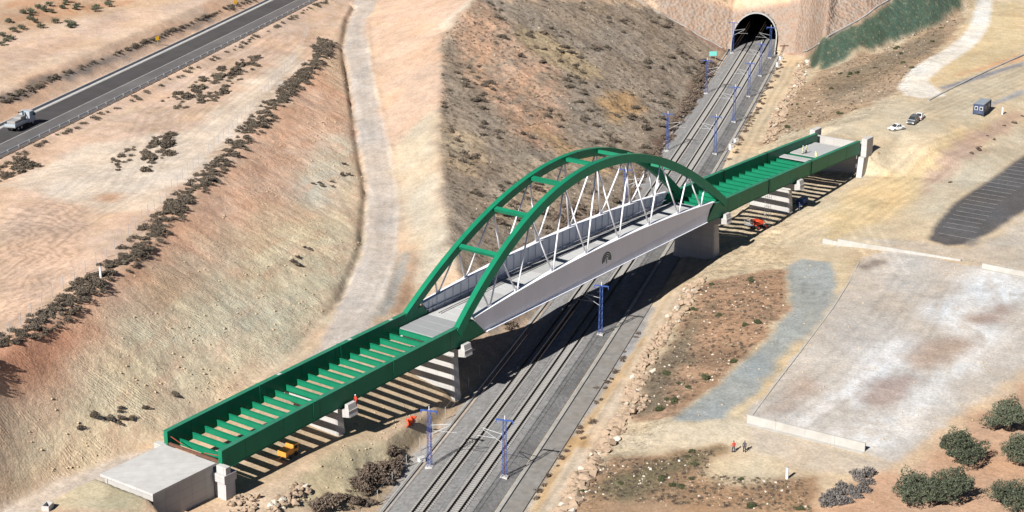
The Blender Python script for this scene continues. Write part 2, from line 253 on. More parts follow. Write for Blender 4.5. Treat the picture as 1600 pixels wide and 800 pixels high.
 ((198, 160, 130),1.5,2,[(-55.8, 60.8), (-48.3, 63.8), (-36.3, 68.6), (-15.7, 77.5), (12.5, 89.8), (-76.0, 88.2), (-86.4, 50.6), (-71.6, 51.1), (-67.4, 52.3), (-57.9, 57.4)]),
 ((214, 186, 152),1.2,1.5,[(-56.0, 60.3), (-47.6, 63.7), (-35.1, 68.5), (-11.6, 77.4), (17.4, 89.9), (11.9, 89.8), (-16.2, 77.5), (-38.2, 68.7), (-56.3, 62.6)]),
 ((205, 187, 158),1.5,2,[(126.6, 18.5), (130.8, 31.6), (151.8, 45.4), (151.7, 53.2), (193.6, 76.5), (162.5, 76.3), (131.7, 61.5), (111.7, 47.8), (101.9, 41.4), (112.8, 30.4)]),
 ((212, 188, 148),2,3,[(164.6, 52.6), (217.1, 59.4), (260.4, 64.2), (270.6, 77.6), (204.7, 76.7), (166.7, 58.9)]),
 ((232, 223, 209),0.4,0.5,[(158.5, 45.5), (166.5, 45.8), (177.9, 47.2), (190.2, 50.8), (204.8, 56.2), (221.1, 60.2), (237.0, 62.3), (253.5, 63.3), (259.7, 63.6), (264.5, 64.4), (270.5, 69.0), (265.7, 68.3), (250.9, 67.9), (234.7, 67.2), (220.6, 65.5), (204.5, 62.2), (188.9, 57.5), (177.3, 54.1), (170.0, 52.7), (163.5, 53.5), (157.8, 56.1), (153.0, 57.5), (148.7, 51.8), (150.3, 47.8)]),
 ((150, 146, 146),0.6,0.5,[(161.6, 55.6), (176.9, 65.1), (196.5, 76.6), (192.9, 76.5), (173.8, 66.0), (159.3, 56.6)]),
 ((168, 164, 160),0.5,0.5,[(147.6, 67.1), (167.1, 76.3), (161.8, 76.3), (144.6, 67.9)]),
 ((215, 170, 132),1,2,[(174.2, 57.1), (186.5, 66.7), (206.8, 76.7), (198.0, 76.6), (181.0, 65.1)]),
 ((208, 182, 140),2,3,[(69.0, 36.6), (92.6, 43.9), (101.2, 54.3), (115.6, 59.1), (136.0, 67.3), (132.4, 70.4), (98.1, 60.1), (75.0, 53.3), (55.2, 45.7), (48.6, 38.8)]),
 ((188, 160, 138),1.5,3,[(97.3, 56.7), (125.0, 64.7), (149.2, 74.8), (146.3, 76.3), (117.3, 67.8), (92.8, 60.4), (70.3, 54.8)]),
 ((200, 185, 160),2,3,[(80.2, 55.6), (117.3, 67.8), (139.9, 76.4), (123.1, 76.5), (80.9, 63.5), (59.0, 56.8)]),
 ((98, 94, 92),0.3,0.3,[(51.0, 58.5), (60.7, 59.4), (76.9, 62.3), (94.6, 68.4), (120.0, 76.5), (162.4, 92.1), (112.4, 90.3), (75.0, 76.5), (63.2, 72.2), (54.4, 68.1), (49.6, 65.2), (48.0, 62.3)]),
 ((196, 184, 168),2,3,[(43.0, 66.3), (54.3, 70.8), (68.4, 75.3), (72.3, 76.5), (109.1, 90.2), (37.6, 88.2), (38.3, 76.8), (40.8, 65.0)]),
 ((140, 132, 125),1,2,[(49.4, 64.6), (54.1, 66.9), (54.6, 68.7), (47.4, 65.9)]),
 ((198, 182, 162),1,1,[(49.9, 43.7), (49.5, 58.5), (47.3, 62.3), (47.0, 67.2), (53.4, 76.6), (38.3, 76.8), (40.8, 65.0)]),
 ((78, 98, 82),1,1.5,[(221.1, 16.9), (214.7, 19.0), (209.2, 20.9), (208.9, 23.2), (212.0, 25.0), (214.8, 27.1), (217.5, 29.0), (220.2, 30.9), (223.5, 33.0), (228.2, 35.3), (233.1, 37.9), (237.5, 40.2), (258.6, 60.3), (250.6, 58.8), (234.3, 51.1), (221.3, 41.8), (206.3, 30.3), (197.8, 22.0), (206.2, 18.4)]),
 ((190, 152, 130),1,1,[(231.1, -30.1), (234.4, -31.9), (244.4, 39.5), (233.1, 37.9), (228.2, 35.3), (223.5, 33.0), (220.2, 30.9), (217.5, 29.0), (214.8, 27.1), (212.0, 25.0), (208.9, 23.2), (209.2, 20.9), (214.7, 19.0), (221.1, 16.9), (230.0, 8.6), (231.6, 7.6), (230.7, -6.0), (222.7, -9.5)]),
]
PATCH = {
 'A':[(56.6, -109.5), (86.3, -110.9), (106.9, -109.1), (104.9, -105.7), (80.2, -100.0), (57.5, -97.6), (50.5, -103.5)],
 'B':[(7.6, -89.7), (26.4, -96.7), (33.6, -95.2), (30.3, -91.6), (15.4, -87.3), (3.6, -86.3)],
 'C':[(-0.3, -115.1), (7.1, -113.9), (2.6, -109.1), (-10.2, -109.1)],
 'D':[(9.5, -97.3), (23.7, -98.2), (12.9, -94.0), (3.6, -91.8)],
 'thicket':[(-88.3, -15.3), (-74.8, -13.1), (-65.3, -11.7), (-60.1, -10.6), (-67.4, -9.5), (-79.4, -9.9), (-82.3, -10.7)],
 'grey':[(-70.4, 52.2), (-64.3, 52.8), (-57.8, 56.0), (-58.0, 58.5), (-68.5, 55.9)],
 'hill1':[(132.8, -68.0), (159.4, -66.3), (230.7, -31.0), (212.1, -10.3), (117.5, -8.1), (52.8, -5.0), (19.5, -7.6), (-1.8, -14.1), (9.1, -22.9), (27.3, -33.2), (78.3, -50.6)],
 'foot':[(57.0, -6.0), (102.5, -8.3), (160.0, -9.2), (207.3, -10.5), (210.0, -8.4), (172.6, -6.9), (122.4, -6.6), (104.6, -7.2), (49.8, -3.7)],
 'rs1':[(-41.4, 19.6), (-31.6, 19.7), (-2.8, 19.2), (18.6, 19.7), (24.9, 33.0), (5.3, 36.3), (-9.5, 34.5), (-29.5, 30.4), (-44.4, 26.2)],
 'rs2':[(123.2, 16.6), (168.7, 19.2), (192.0, 24.5), (247.3, 57.0), (242.3, 59.0), (190.9, 50.0), (156.3, 43.6), (130.8, 31.6)],
 'fg':[(-75.4, 17.4), (-61.3, 19.3), (-61.4, 26.9), (-54.2, 35.8), (-63.9, 34.8), (-62.5, 48.1), (-71.6, 51.1)],
 'slopeveg':[(-14.4, -51.9), (-0.6, -52.8), (-4.1, -47.6), (-14.6, -45.8)],
 'slopeveg2':[(-85.3, -50.3), (-71.0, -47.8), (-65.2, -43.5), (-82.6, -45.0), (-89.7, -49.0)],
 'slopeveg3':[(30.6, -65.6), (52.0, -64.1), (35.9, -55.9), (25.9, -59.6)],
 'hwtop':[(35.6, -136.5), (61.8, -135.9), (92.5, -133.9), (135.7, -133.2), (163.2, -132.0), (157.7, -133.4), (87.9, -135.0), (59.7, -134.8), (32.6, -134.8)],
 'orch':[(76.5, -160.9), (96.7, -169.1), (106.8, -167.7), (125.8, -163.4), (129.8, -156.2), (103.8, -150.1), (86.5, -152.9), (71.1, -157.7)],
 'edgeR':[(90.4, 60.5), (116.7, 64.9), (148.5, 76.3), (144.2, 76.3), (115.2, 67.9), (85.7, 62.0)],
}
SPOTS = {
 'olive':[(-37.1, 75.6, 4.0), (-50.4, 69.3, 4.0), (-64.5, 64.3, 4.0), (-63.2, 68.5, 4.0), (-47.8, 78.1, 4.0), (-64.2, 77.2, 4.0), (-65.3, 73.5, 4.0)],
 'marker':[(-56.8, -62.5, 20.3), (142.4, 71.2, 7.7), (-62.5, 46.3, 3.8)],
}
# ---------------------------------------------------------------- noise helpers
_T = RNG.random((256,256))
def vn(x, y, k=0):
    xi = np.floor(x).astype(int); yi = np.floor(y).astype(int); fx = x-xi; fy = y-yi
    fx = fx*fx*(3-2*fx); fy = fy*fy*(3-2*fy); g = lambda a, b: _T[(a+37*k) & 255, (b+91*k) & 255]
    return (g(xi,yi)*(1-fx)+g(xi+1,yi)*fx)*(1-fy)+(g(xi,yi+1)*(1-fx)+g(xi+1,yi+1)*fx)*fy
def fbm(x, y, k=0, o=4):
    r = 0; a = .5; t = 0
    for i in range(o): r = r + a*vn(x*2**i+5.3*i, y*2**i+1.7*i, k+i); t += a; a *= .5
    return r/t - .5
def inpoly(x, y, poly):
    P = np.array(poly); x0, y0 = P.min(0); x1, y1 = P.max(0); res = np.zeros(x.shape, bool)
    bb = (x >= x0) & (x <= x1) & (y >= y0) & (y <= y1)
    if not bb.any(): return res
    X = x[bb]; Y = y[bb]; c = np.zeros(X.shape, bool); j = len(P)-1
    for i in range(len(P)):
        xi, yi = P[i]; xj, yj = P[j]
        if yi != yj: c ^= ((yi > Y) != (yj > Y)) & (X < (xj-xi)*(Y-yi)/(yj-yi)+xi)
        j = i
    res[bb] = c; return res
def blur(a, k):
    if k < 1: return a
    for ax in (0, 1):
        p = np.moveaxis(a, ax, 0); n = p.shape[0]
        p = np.concatenate([np.repeat(p[:1], k+1, 0), p, np.repeat(p[-1:], k, 0)]); c = np.cumsum(p, 0)
        a = np.moveaxis((c[2*k+1:2*k+1+n]-c[:n])/(2*k+1), 0, ax)
    return a
def line_n(i, s): a = np.array(BREAK[i], float); return np.interp(s, a[:,0], a[:,1])
# ---------------------------------------------------------------- the ground: one sheet out to the horizon
STEP = .48
def axis(lo, hi):
    a = np.arange(lo, hi+.01, STEP); g = np.cumsum(STEP*1.28**np.arange(1, 30)); g = g[g < 3200]
    return np.concatenate([lo-g[::-1], a, hi+g]), len(g)
sa, gs = axis(-128., 300.); na, gn = axis(-236., 118.)
S, Nn = np.meshgrid(sa, na, indexing='ij')
wS = S + 0; wN = Nn + 0
zb = zfun(S, Nn)
i_ = 14; hillm = ((Nn < line_n(14, S)) & (Nn > line_n(13, S)) & (S > -5)).astype(float)
cutm = ((Nn < line_n(11, S)) & (Nn > line_n(10, S))).astype(float)
dface = np.maximum(0, S - np.interp(Nn, *FACE0)); facem = (dface > 0).astype(float)*np.clip((60-Nn)/10, 0, 1)
benchm = ((Nn < line_n(14, S)) & (Nn > line_n(13, S)) & (S <= -5)).astype(float)
rightm = ((Nn > line_n(19, S)) & (Nn < line_n(21, S))).astype(float)
rail = np.clip((np.minimum(np.abs(Nn-.4)-9.5, 4))/4, 0, 1)
zs = blur(zb, 1); nearr = np.exp(-(((X0_:=sn2xy(S,Nn)[0])-108)/9)**2)*np.exp(-((np.abs(sn2xy(S,Nn)[1])-8)/7)**2)*(X0_ > 105.8); zs = zs*(1-nearr)+blur(blur(zb,4),3)*nearr
zb = np.where((np.abs(Nn) < 14), zb, zs)
rough = blur(.10 + .55*hillm + .15*cutm + .45*facem*inpoly(S, Nn, ZONES[-1][3]) + .04*facem + .5*benchm + .35*rightm, 3)
hw = ((Nn > -131.5) & (Nn < -115)).astype(float); rough = rough*rail*(1-blur(hw,1))
flat = inpoly(S, Nn, [(-52,38),(-54,60),(-10,78),(36,78),(60,76),(130,82),(125,72),(52,57),(36,46)])
rough = np.where(flat, .02, rough)
zt = zb + rough*(2.6*fbm(S/14, Nn/14, 1) + 1.3*fbm(S/4, Nn/4, 3) + .6*fbm(S/1.4, Nn/1.4, 7, 2))
plm = ((Nn < line_n(9, S)) & (Nn > -114)).astype(float); zt += blur(plm, 4)*1.6*fbm(S/22, Nn/22, 9)
# erosion gullies down the cut slope
cf = np.clip((Nn-line_n(10,S))/np.maximum(line_n(11,S)-line_n(10,S), .1), 0, 1)
gully = np.abs(fbm((S+6*fbm(S/20,Nn/20,2))/2.2, Nn/16, 12, 3))
zt += cutm*(-.10*np.clip(.12-gully, 0, 1)/.12*np.sin(np.pi*cf))
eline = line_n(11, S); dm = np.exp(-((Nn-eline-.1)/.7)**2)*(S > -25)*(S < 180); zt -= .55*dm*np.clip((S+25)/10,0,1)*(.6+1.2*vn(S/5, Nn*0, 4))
dline = line_n(12, S); zt += .28*np.exp(-((Nn-dline)/.8)**2)*(S > -20)*(S < 170)*(.3+1.2*vn(S/4, Nn*0, 8))
DENSE_S, DENSE_N = sa[gs:-gs], na[gn:-gn]; DZ = zt[gs:-gs, gn:-gn]
def ground(s, n):
    """height of the finished ground at (s, n)"""
    s = np.clip(np.asarray(s, float), DENSE_S[0], DENSE_S[-1]-STEP); n = np.clip(np.asarray(n, float), DENSE_N[0], DENSE_N[-1]-STEP)
    i = np.clip(((s-DENSE_S[0])/STEP).astype(int), 0, len(DENSE_S)-2); j = np.clip(((n-DENSE_N[0])/STEP).astype(int), 0, len(DENSE_N)-2)
    fs = (s-DENSE_S[0])/STEP-i; fn = (n-DENSE_N[0])/STEP-j
    return (DZ[i,j]*(1-fs)+DZ[i+1,j]*fs)*(1-fn)+(DZ[i,j+1]*(1-fs)+DZ[i+1,j+1]*fs)*fn
def gpos(s, n, dz=0):
    x, y = sn2xy(s, n); return Vector((float(x), float(y), float(ground(s, n))+dz))
def gxy(x, y, dz=0):
    s, n = xy2sn(x, y); return Vector((x, y, float(ground(s, n))+dz))
# colours of the ground
K = 1.45
C = np.empty(S.shape+(3,)); C[:] = lin((214,186,158))/K
C[Nn > 0] = lin((208,188,160))/K
core = (slice(gs, -gs), slice(gn, -gn)); Sc = S[core]; Nc = Nn[core]; Cc = C[core]
w1 = fbm(Sc/5, Nc/5, 21)*2; w2 = fbm(Sc/5, Nc/5, 33)*2; w3 = fbm(Sc/1.3, Nc/1.3, 41, 3); w4 = fbm(Sc/1.3, Nc/1.3, 47, 3)
def tone(c):
    c = lin(c)/np.array([1.0,.965,.92]); g = c.mean(); return (c*1.0+g*.0)/K
for col, soft, warp, poly in ZONES:
    m = inpoly(Sc+warp*(w1+.7*w3), Nc+warp*(w2+.7*w4), poly).astype(float)
    m = blur(blur(m, max(1, int(round(soft*.6/STEP)))), int(round(soft*.4/STEP)))[..., None]
    if soft >= 3: m = m*np.clip(.78+2.2*fbm(Sc/7, Nc/1.6, int(soft*10)+len(poly), 4)[...,None]+.9*w3[...,None], .15, 1)
    Cc = Cc*(1-m) + tone(col)*m
var = 1 + .34*fbm(Sc/9, Nc/9, 51)[..., None] + .26*fbm(Sc/2, Nc/2, 55, 3)[..., None]
pink = fbm(Sc/12, Nc/7, 61)[..., None]; Cc = Cc*var*(1+np.array([.14,-.02,-.20])*pink)
# wheel tracks on the plateau, roads and approach
# ploughed rings on the lower plateau
pl = blur(inpoly(Sc+1.5*w1, Nc+1.5*w2, ZONES[1][3]).astype(float), 2); rr_ = np.hypot(Sc+62+4*w1, (Nc+96)*1.3+4*w2)
Cc = Cc*(1-(pl*.24*np.clip(np.sin(rr_*2*np.pi/2.1+3*w3), -.2, 1))[...,None])
trk = np.zeros(Sc.shape)
def tracks(poly, wid=.45, gap=1.9, amt=.10, n=1, spread=3.):
    global trk
    P = np.array(poly, float)
    for q in range(n):
        off = (q-(n-1)/2)*spread
        for i in range(len(P)-1):
            a, b = P[i], P[i+1]; d = b-a; L_ = np.hypot(*d); d = d/L_; nn = np.array([-d[1], d[0]])
            x0, x1 = sorted((a[0], b[0])); i0, i1 = np.searchsorted(DENSE_S, (x0-8, x1+8)); y0, y1 = sorted((a[1], b[1])); j0, j1 = np.searchsorted(DENSE_N, (y0-9-abs(off), y1+9+abs(off)))
            w_ = (slice(i0, i1), slice(j0, j1)); sl_, nl_ = Sc[w_], Nc[w_]
            if sl_.size == 0: continue
            t = (sl_-a[0])*d[0]+(nl_-a[1])*d[1]; wob = np.interp(t, np.arange(-20, 80, 1.), 1.2*fbm(np.arange(-20, 80, 1.)/18+3*i, np.zeros(100)+q*7.7, 3+q))
            u = (sl_-a[0])*nn[0]+(nl_-a[1])*nn[1] - off + wob
            m = (t >= 0) & (t <= L_); trk[w_] = np.where(m, np.where(amt > 0, np.maximum(trk[w_], np.exp(-((np.abs(u)-gap/2)/wid)**2)*amt), np.minimum(trk[w_], np.exp(-((np.abs(u)-gap/2)/wid)**2)*amt)), trk[w_])
mid = lambda i, j, ss, f=.5: [(x, float(line_n(i,x)*(1-f)+line_n(j,x)*f)) for x in ss]
tracks(mid(11, 12, range(-104,190,14)), n=2, spread=2.8, amt=.05)
tracks(mid(8, 9, range(-90,150,16), .8), n=3, spread=5, amt=-.10)
tracks(mid(8, 9, range(-60,110,16), .45), n=4, spread=4.5, amt=-.09)
tracks(mid(8, 9, range(-80,140,16), .62), n=5, spread=3.1, amt=.08, wid=.35)
tracks([(-70,-92),(-40,-84),(-10,-84),(20,-94),(45,-104),(90,-108),(130,-109)], n=4, spread=2.6, amt=.09, wid=.35)
tracks([(-20,-112),(0,-104),(10,-92),(30,-88),(60,-94)], n=3, spread=2.8, amt=.08, wid=.35)
tracks([(70,46),(85,52),(100,58),(118,70)], n=4, spread=2.2, amt=.09, wid=.4)
tracks([(-40,33),(-20,38.5),(0,41.5),(20,40)], n=2, spread=2.4, amt=.08, wid=.4)
tracks(mid(17, 19, range(-100,225,16), .62), n=1, amt=.10)
tracks([(96,50),(110,46),(130,52),(160,66),(190,80)], n=3, spread=3.5, amt=.09)
tracks([(30,26),(50,28),(70,38),(85,46),(100,54),(125,67)], n=3, spread=3, amt=-.10)
tracks([(20,56),(40,50),(60,45),(80,50),(100,58)], n=2, spread=4, amt=-.08)
tracks([(-44,48),(-20,56),(5,66),(30,74)], n=4, spread=6, amt=-.07)
tracks([(-46,42),(-25,50),(0,56),(28,60)], n=3, spread=5, amt=.06)
Cc = Cc*(1-2.0*trk[..., None])
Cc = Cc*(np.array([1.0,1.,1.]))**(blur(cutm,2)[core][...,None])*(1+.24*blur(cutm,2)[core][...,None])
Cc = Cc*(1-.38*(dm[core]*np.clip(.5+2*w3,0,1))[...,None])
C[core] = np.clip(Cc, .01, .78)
veg = np.zeros(S.shape); veg[core] = np.maximum(hillm[core]*.9, rightm[core]*.75)
for k_ in ('hill1','rs1','rs2','fg','thicket'): veg[core] = np.maximum(veg[core], inpoly(Sc+2*w1, Nc+2*w2, PATCH[k_])*.9)
veg = blur(veg, 2)
rill = blur(cutm, 2); rock = blur(facem*inpoly(S, Nn, ZONES[-1][3]), 1)
# mesh, with the tunnel mouth cut out
X, Y = sn2xy(S, Nn); ni, nj = S.shape
V = np.stack([X, Y, zt], -1).reshape(-1, 3); idx = np.arange(ni*nj).reshape(ni, nj)
F = np.stack([idx[:-1,:-1], idx[1:,:-1], idx[1:,1:], idx[:-1,1:]], -1).reshape(-1, 4)[:, ::-1]
TR, TZ = 6.4, 3.3                                   # tunnel bore radius and height of its centre
sc_ = (S[:-1,:-1]+S[1:,1:])/2; nc_ = (Nn[:-1,:-1]+Nn[1:,1:])/2; zc_ = (zt[:-1,:-1]+zt[1:,1:])/2
hole = (sc_ > 229) & (sc_ < 262) & (np.abs(nc_) < TR+.3) & (zc_ < TZ + np.sqrt(np.maximum(0, (TR+.3)**2-nc_**2)))
hole |= (np.abs(nc_) < 7.4) & (sc_ > 225) & (sc_ < 262) & (zc_ < 0)
F = F[~hole.reshape(-1)]
me = np_mesh('ground', V, F)
me.polygons.foreach_set('use_smooth', np.ones(len(F), bool))
ca = me.color_attributes.new('Col', 'FLOAT_COLOR', 'POINT'); ca.data.foreach_set('color', np.concatenate([C.reshape(-1,3), np.ones((ni*nj,1))], 1).astype(np.float32).ravel())
for nm, arr in (('veg', veg), ('rill', rill), ('rock', rock), ('rs', S), ('rn', Nn)):
    at = me.attributes.new(nm, 'FLOAT', 'POINT'); at.data.foreach_set('value', arr.astype(np.float32).ravel())
gm = bpy.data.materials.new('earth'); gm.use_nodes = True; t = gm.node_tree; N = t.nodes; L = t.links; b = N['Principled BSDF']
b.inputs['Roughness'].default_value = .95; b.inputs['Specular IOR Level'].default_value = .1
def nd(ty, **kw):
    n = N.new(ty)
    for k, v in kw.items():
        if hasattr(n, k): setattr(n, k, v)
        else: n.inputs[k.replace('_', ' ')].default_value = v
    return n
def attr(nm): return nd('ShaderNodeAttribute', attribute_name=nm).outputs['Fac']
def math_(op, a, b_=None, c=None):
    n = nd('ShaderNodeMath', operation=op)
    for i, v in enumerate((a, b_, c)):
        if v is None: continue
        if isinstance(v, (int, float)): n.inputs[i].default_value = v
        else: L.new(v, n.inputs[i])
    return n.outputs[0]
def noise_(scale, detail=6, rough_=.6, vec=None):
    n = nd('ShaderNodeTexNoise'); n.inputs['Scale'].default_value = scale; n.inputs['Detail'].default_value = detail; n.inputs['Roughness'].default_value = rough_
    L.new(vec if vec is not None else tc.outputs['Object'], n.inputs['Vector']); return n.outputs['Fac']
def mrange(v, a, b_, c, d):
    n = nd('ShaderNodeMapRange'); n.inputs[1].default_value = a; n.inputs[2].default_value = b_; n.inputs[3].default_value = c; n.inputs[4].default_value = d; L.new(v, n.inputs[0]); return n.outputs[0]
def mixc(f, a, b_):
    n = nd('ShaderNodeMix', data_type='RGBA'); L.new(f, n.inputs['Factor'])
    for k, v in (('A', a), ('B', b_)):
        if isinstance(v, tuple): n.inputs[k].default_value = (*v, 1)
        else: L.new(v, n.inputs[k])
    return n.outputs['Result']
tc = nd('ShaderNodeTexCoord'); vc = nd('ShaderNodeAttribute', attribute_name='Col').outputs['Color']
rsx = nd('ShaderNodeCombineXYZ'); L.new(attr('rs'), rsx.inputs[0]); L.new(attr('rn'), rsx.inputs[1])
fine = noise_(2.2, 8, .7); mid_ = noise_(.55, 6, .65); coarse = noise_(.07, 4)
gain = math_('MULTIPLY', mrange(fine, .25, .75, .76, 1.22), mrange(mid_, .25, .75, .84, 1.14))
gain = math_('MULTIPLY', gain, mrange(coarse, .3, .7, .92, 1.08))
sc = nd('ShaderNodeVectorMath', operation='SCALE'); L.new(vc, sc.inputs[0]); L.new(gain, sc.inputs['Scale']); colr = sc.outputs[0]
# dry scrub speckle
sp = math_('MULTIPLY', mrange(noise_(.9, 8, .74), .49, .62, 0, .62), attr('veg')); colr = mixc(sp, colr, alb(96,80,66))
sp2 = math_('MULTIPLY', mrange(noise_(.8, 6, .7, rsx.outputs[0]), .56, .66, 0, .5), attr('veg')); colr = mixc(sp2, colr, alb(206,182,146))
# stones
vo = nd('ShaderNodeTexVoronoi'); vo.inputs['Scale'].default_value = 1.4; L.new(tc.outputs['Object'], vo.inputs['Vector'])
st = math_('MULTIPLY', mrange(vo.outputs['Distance'], .10, .16, .55, 0), mrange(noise_(.25, 4), .5, .62, 0, 1)); colr = mixc(st, colr, alb(225,212,192))
# shotcrete and rock rubble of the portal face
vr = nd('ShaderNodeTexVoronoi', feature='F1'); vr.inputs['Scale'].default_value = .9; vr.inputs['Randomness'].default_value = 1; L.new(tc.outputs['Object'], vr.inputs['Vector'])
rk = mixc(mrange(noise_(.45, 7, .72), .32, .68, 0, 1), alb(178,144,120), alb(174,166,156)); rk2 = mixc(mrange(noise_(1.6, 6, .7), .45, .66, 0, .55), rk, alb(140,118,104))
colr = mixc(attr('rock'), colr, rk2)
L.new(colr, b.inputs['Base Color'])
# relief: grooves left by the digger on the cut slope, rubble, crumbs
mp = nd('ShaderNodeMapping'); mp.inputs['Rotation'].default_value = (0, 0, R(14)); L.new(rsx.outputs[0], mp.inputs[0])
wv = nd('ShaderNodeTexWave', wave_type='BANDS', bands_direction='X'); wv.inputs['Scale'].default_value = .62; wv.inputs['Distortion'].default_value = 9.0; wv.inputs['Detail'].default_value = 4; wv.inputs['Detail Scale'].default_value = .9; L.new(mp.outputs[0], wv.inputs['Vector'])
h = math_('MULTIPLY', wv.outputs['Fac'], math_('MULTIPLY', attr('rill'), mrange(noise_(.12, 3), .50, .72, .0, .13)))
h = math_('ADD', h, math_('MULTIPLY', noise_(1.3, 8, .68), math_('ADD', math_('MULTIPLY', attr('veg'), .55), .22)))
h = math_('ADD', h, math_('MULTIPLY', noise_(.8, 9, .74), math_('MULTIPLY', attr('rill'), mrange(noise_(.06, 3), .4, .6, .25, .85))))
h = math_('ADD', h, math_('MULTIPLY', vr.outputs['Distance'], math_('MULTIPLY', attr('rock'), .9)))
bp = nd('ShaderNodeBump'); bp.inputs['Strength'].default_value = .9; bp.inputs['Distance'].default_value = .55; L.new(h, bp.inputs['Height']); L.new(bp.outputs[0], b.inputs['Normal'])
g_ = link('ground', me, gm); tag(g_, kind='structure', label='bare sandy and reddish earth of the cutting, hillside and work yard', cat='ground')
# ---------------------------------------------------------------- the arch bridge (X along it, Y across, towards the far side)
M = {}
M['green'] = mat('green_paint', (.007,.165,.085), .45, .14, .5, dirt=(.012,.15,.08), dscale=.3, damt=.65, spec=.22, bump=.03, bscale=3, streak=(1,1,.3))
M['seam'] = mat('weld_seam_green', (.012,.11,.06), .6, .15, 2)
M['flange'] = mat('flange_green_paint', (.022,.17,.10), .55, .2, .8, dirt=(.05,.17,.115), dscale=.5, damt=.55)  # slightly lighter, mottled green for the girder top flanges
M['white'] = mat('white_paint', (.76,.77,.81), .5, .05, .4, dirt=(.66,.66,.67), dscale=.3, damt=.3, streak=(1,1,.25))
M['deck'] = mat('precast_concrete', (.44,.445,.44), .85, .10, .5, dirt=(.31,.31,.305), dscale=.4, damt=.5, bump=.1)
M['deckdark'] = mat('grey_sheet', (.27,.28,.285), .7, .08, .5, dirt=(.24,.25,.25), dscale=.4, damt=.4)
M['conc'] = mat('concrete', (.42,.405,.385), .9, .10, .6, dirt=(.33,.31,.28), dscale=.3, damt=.5, bump=.15, bscale=4, streak=(1,1,.35))
M['concw'] = mat('pale_concrete', (.46,.45,.435), .9, .09, .7, dirt=(.36,.34,.31), dscale=.3, damt=.5, bump=.15)
M['rust'] = mat('rusty_steel', (.15,.075,.05), .8, .3, 2.5, dirt=(.12,.05,.035), dscale=1.5)
M['redox'] = mat('red_oxide', (.32,.06,.04), .7, .2, 2)
M['steel'] = mat('galvanised_steel', (.42,.43,.44), .5, .12, 2, metal=.3)
M['dark'] = mat('dark_rubber', (.02,.02,.022), .8, .2, 5)
M['wood'] = mat('timber', (.30,.19,.10), .8, .25, 3, streak=(1,1,6))
M['emblem'] = mat('emblem_grey', (.075,.105,.095), .6, .1, 2)
for k_ in ('conc','concw'):
    m_ = M[k_]; N = m_.node_tree.nodes; L = m_.node_tree.links; b = N['Principled BSDF']; tc_ = next(n for n in N if n.type == 'TEX_COORD'); src = b.inputs['Base Color'].links[0].from_socket
    sx = N.new('ShaderNodeSeparateXYZ'); L.new(tc_.outputs['Object'], sx.inputs[0]); ad = N.new('ShaderNodeMath'); ad.operation = 'ADD'; L.new(sx.outputs[0], ad.inputs[0]); L.new(sx.outputs[1], ad.inputs[1])
    cb_ = N.new('ShaderNodeCombineXYZ'); L.new(ad.outputs[0], cb_.inputs[0]); L.new(sx.outputs[2], cb_.inputs[1])
    br = N.new('ShaderNodeTexBrick'); br.offset = 0; br.inputs['Scale'].default_value = 1; br.inputs['Mortar Size'].default_value = .035; br.inputs['Brick Width'].default_value = 2.4; br.inputs['Row Height'].default_value = 1.25
    br.inputs['Color1'].default_value = (1,1,1,1); br.inputs['Color2'].default_value = (.9,.9,.9,1); br.inputs['Mortar'].default_value = (.66,.64,.62,1); L.new(cb_.outputs[0], br.inputs['Vector'])
    mx = N.new('ShaderNodeMix'); mx.data_type = 'RGBA'; mx.blend_type = 'MULTIPLY'; mx.inputs['Factor'].default_value = .7; L.new(src, mx.inputs['A']); L.new(br.outputs['Color'], mx.inputs['B']); L.new(mx.outputs['Result'], b.inputs['Base Color'])
ZT = lambda x: 12.9 - .00019*(x+.9)**2                # girder top
ZW = lambda x: 14.74 - .001158*(x-.2)**2              # white girder top
ZA = lambda x: 29.55 - 17.0*((x-.4)/42.9)**2          # top of the arch ribs
YR = lambda z: 5.22 - .112*(z-12.5)                   # rib centre leans inwards
bridge = empty('arch_bridge', (0,0,0))
tag(bridge, 'green and white steel tied-arch bridge with open deck beams over the railway', 'bridge')
def strip(mb, xs, zt_, zb_, y0, y1):
    mb.loft([[(x,y0,zb_(x)),(x,y1,zb_(x)),(x,y1,zt_(x)),(x,y0,zt_(x))] for x in xs]); return mb
def span(a, b, n): return [a+(b-a)*i/n for i in range(n+1)]
XL, XR, KL, KR = -95.0, 103.8, -42.4, 43.2
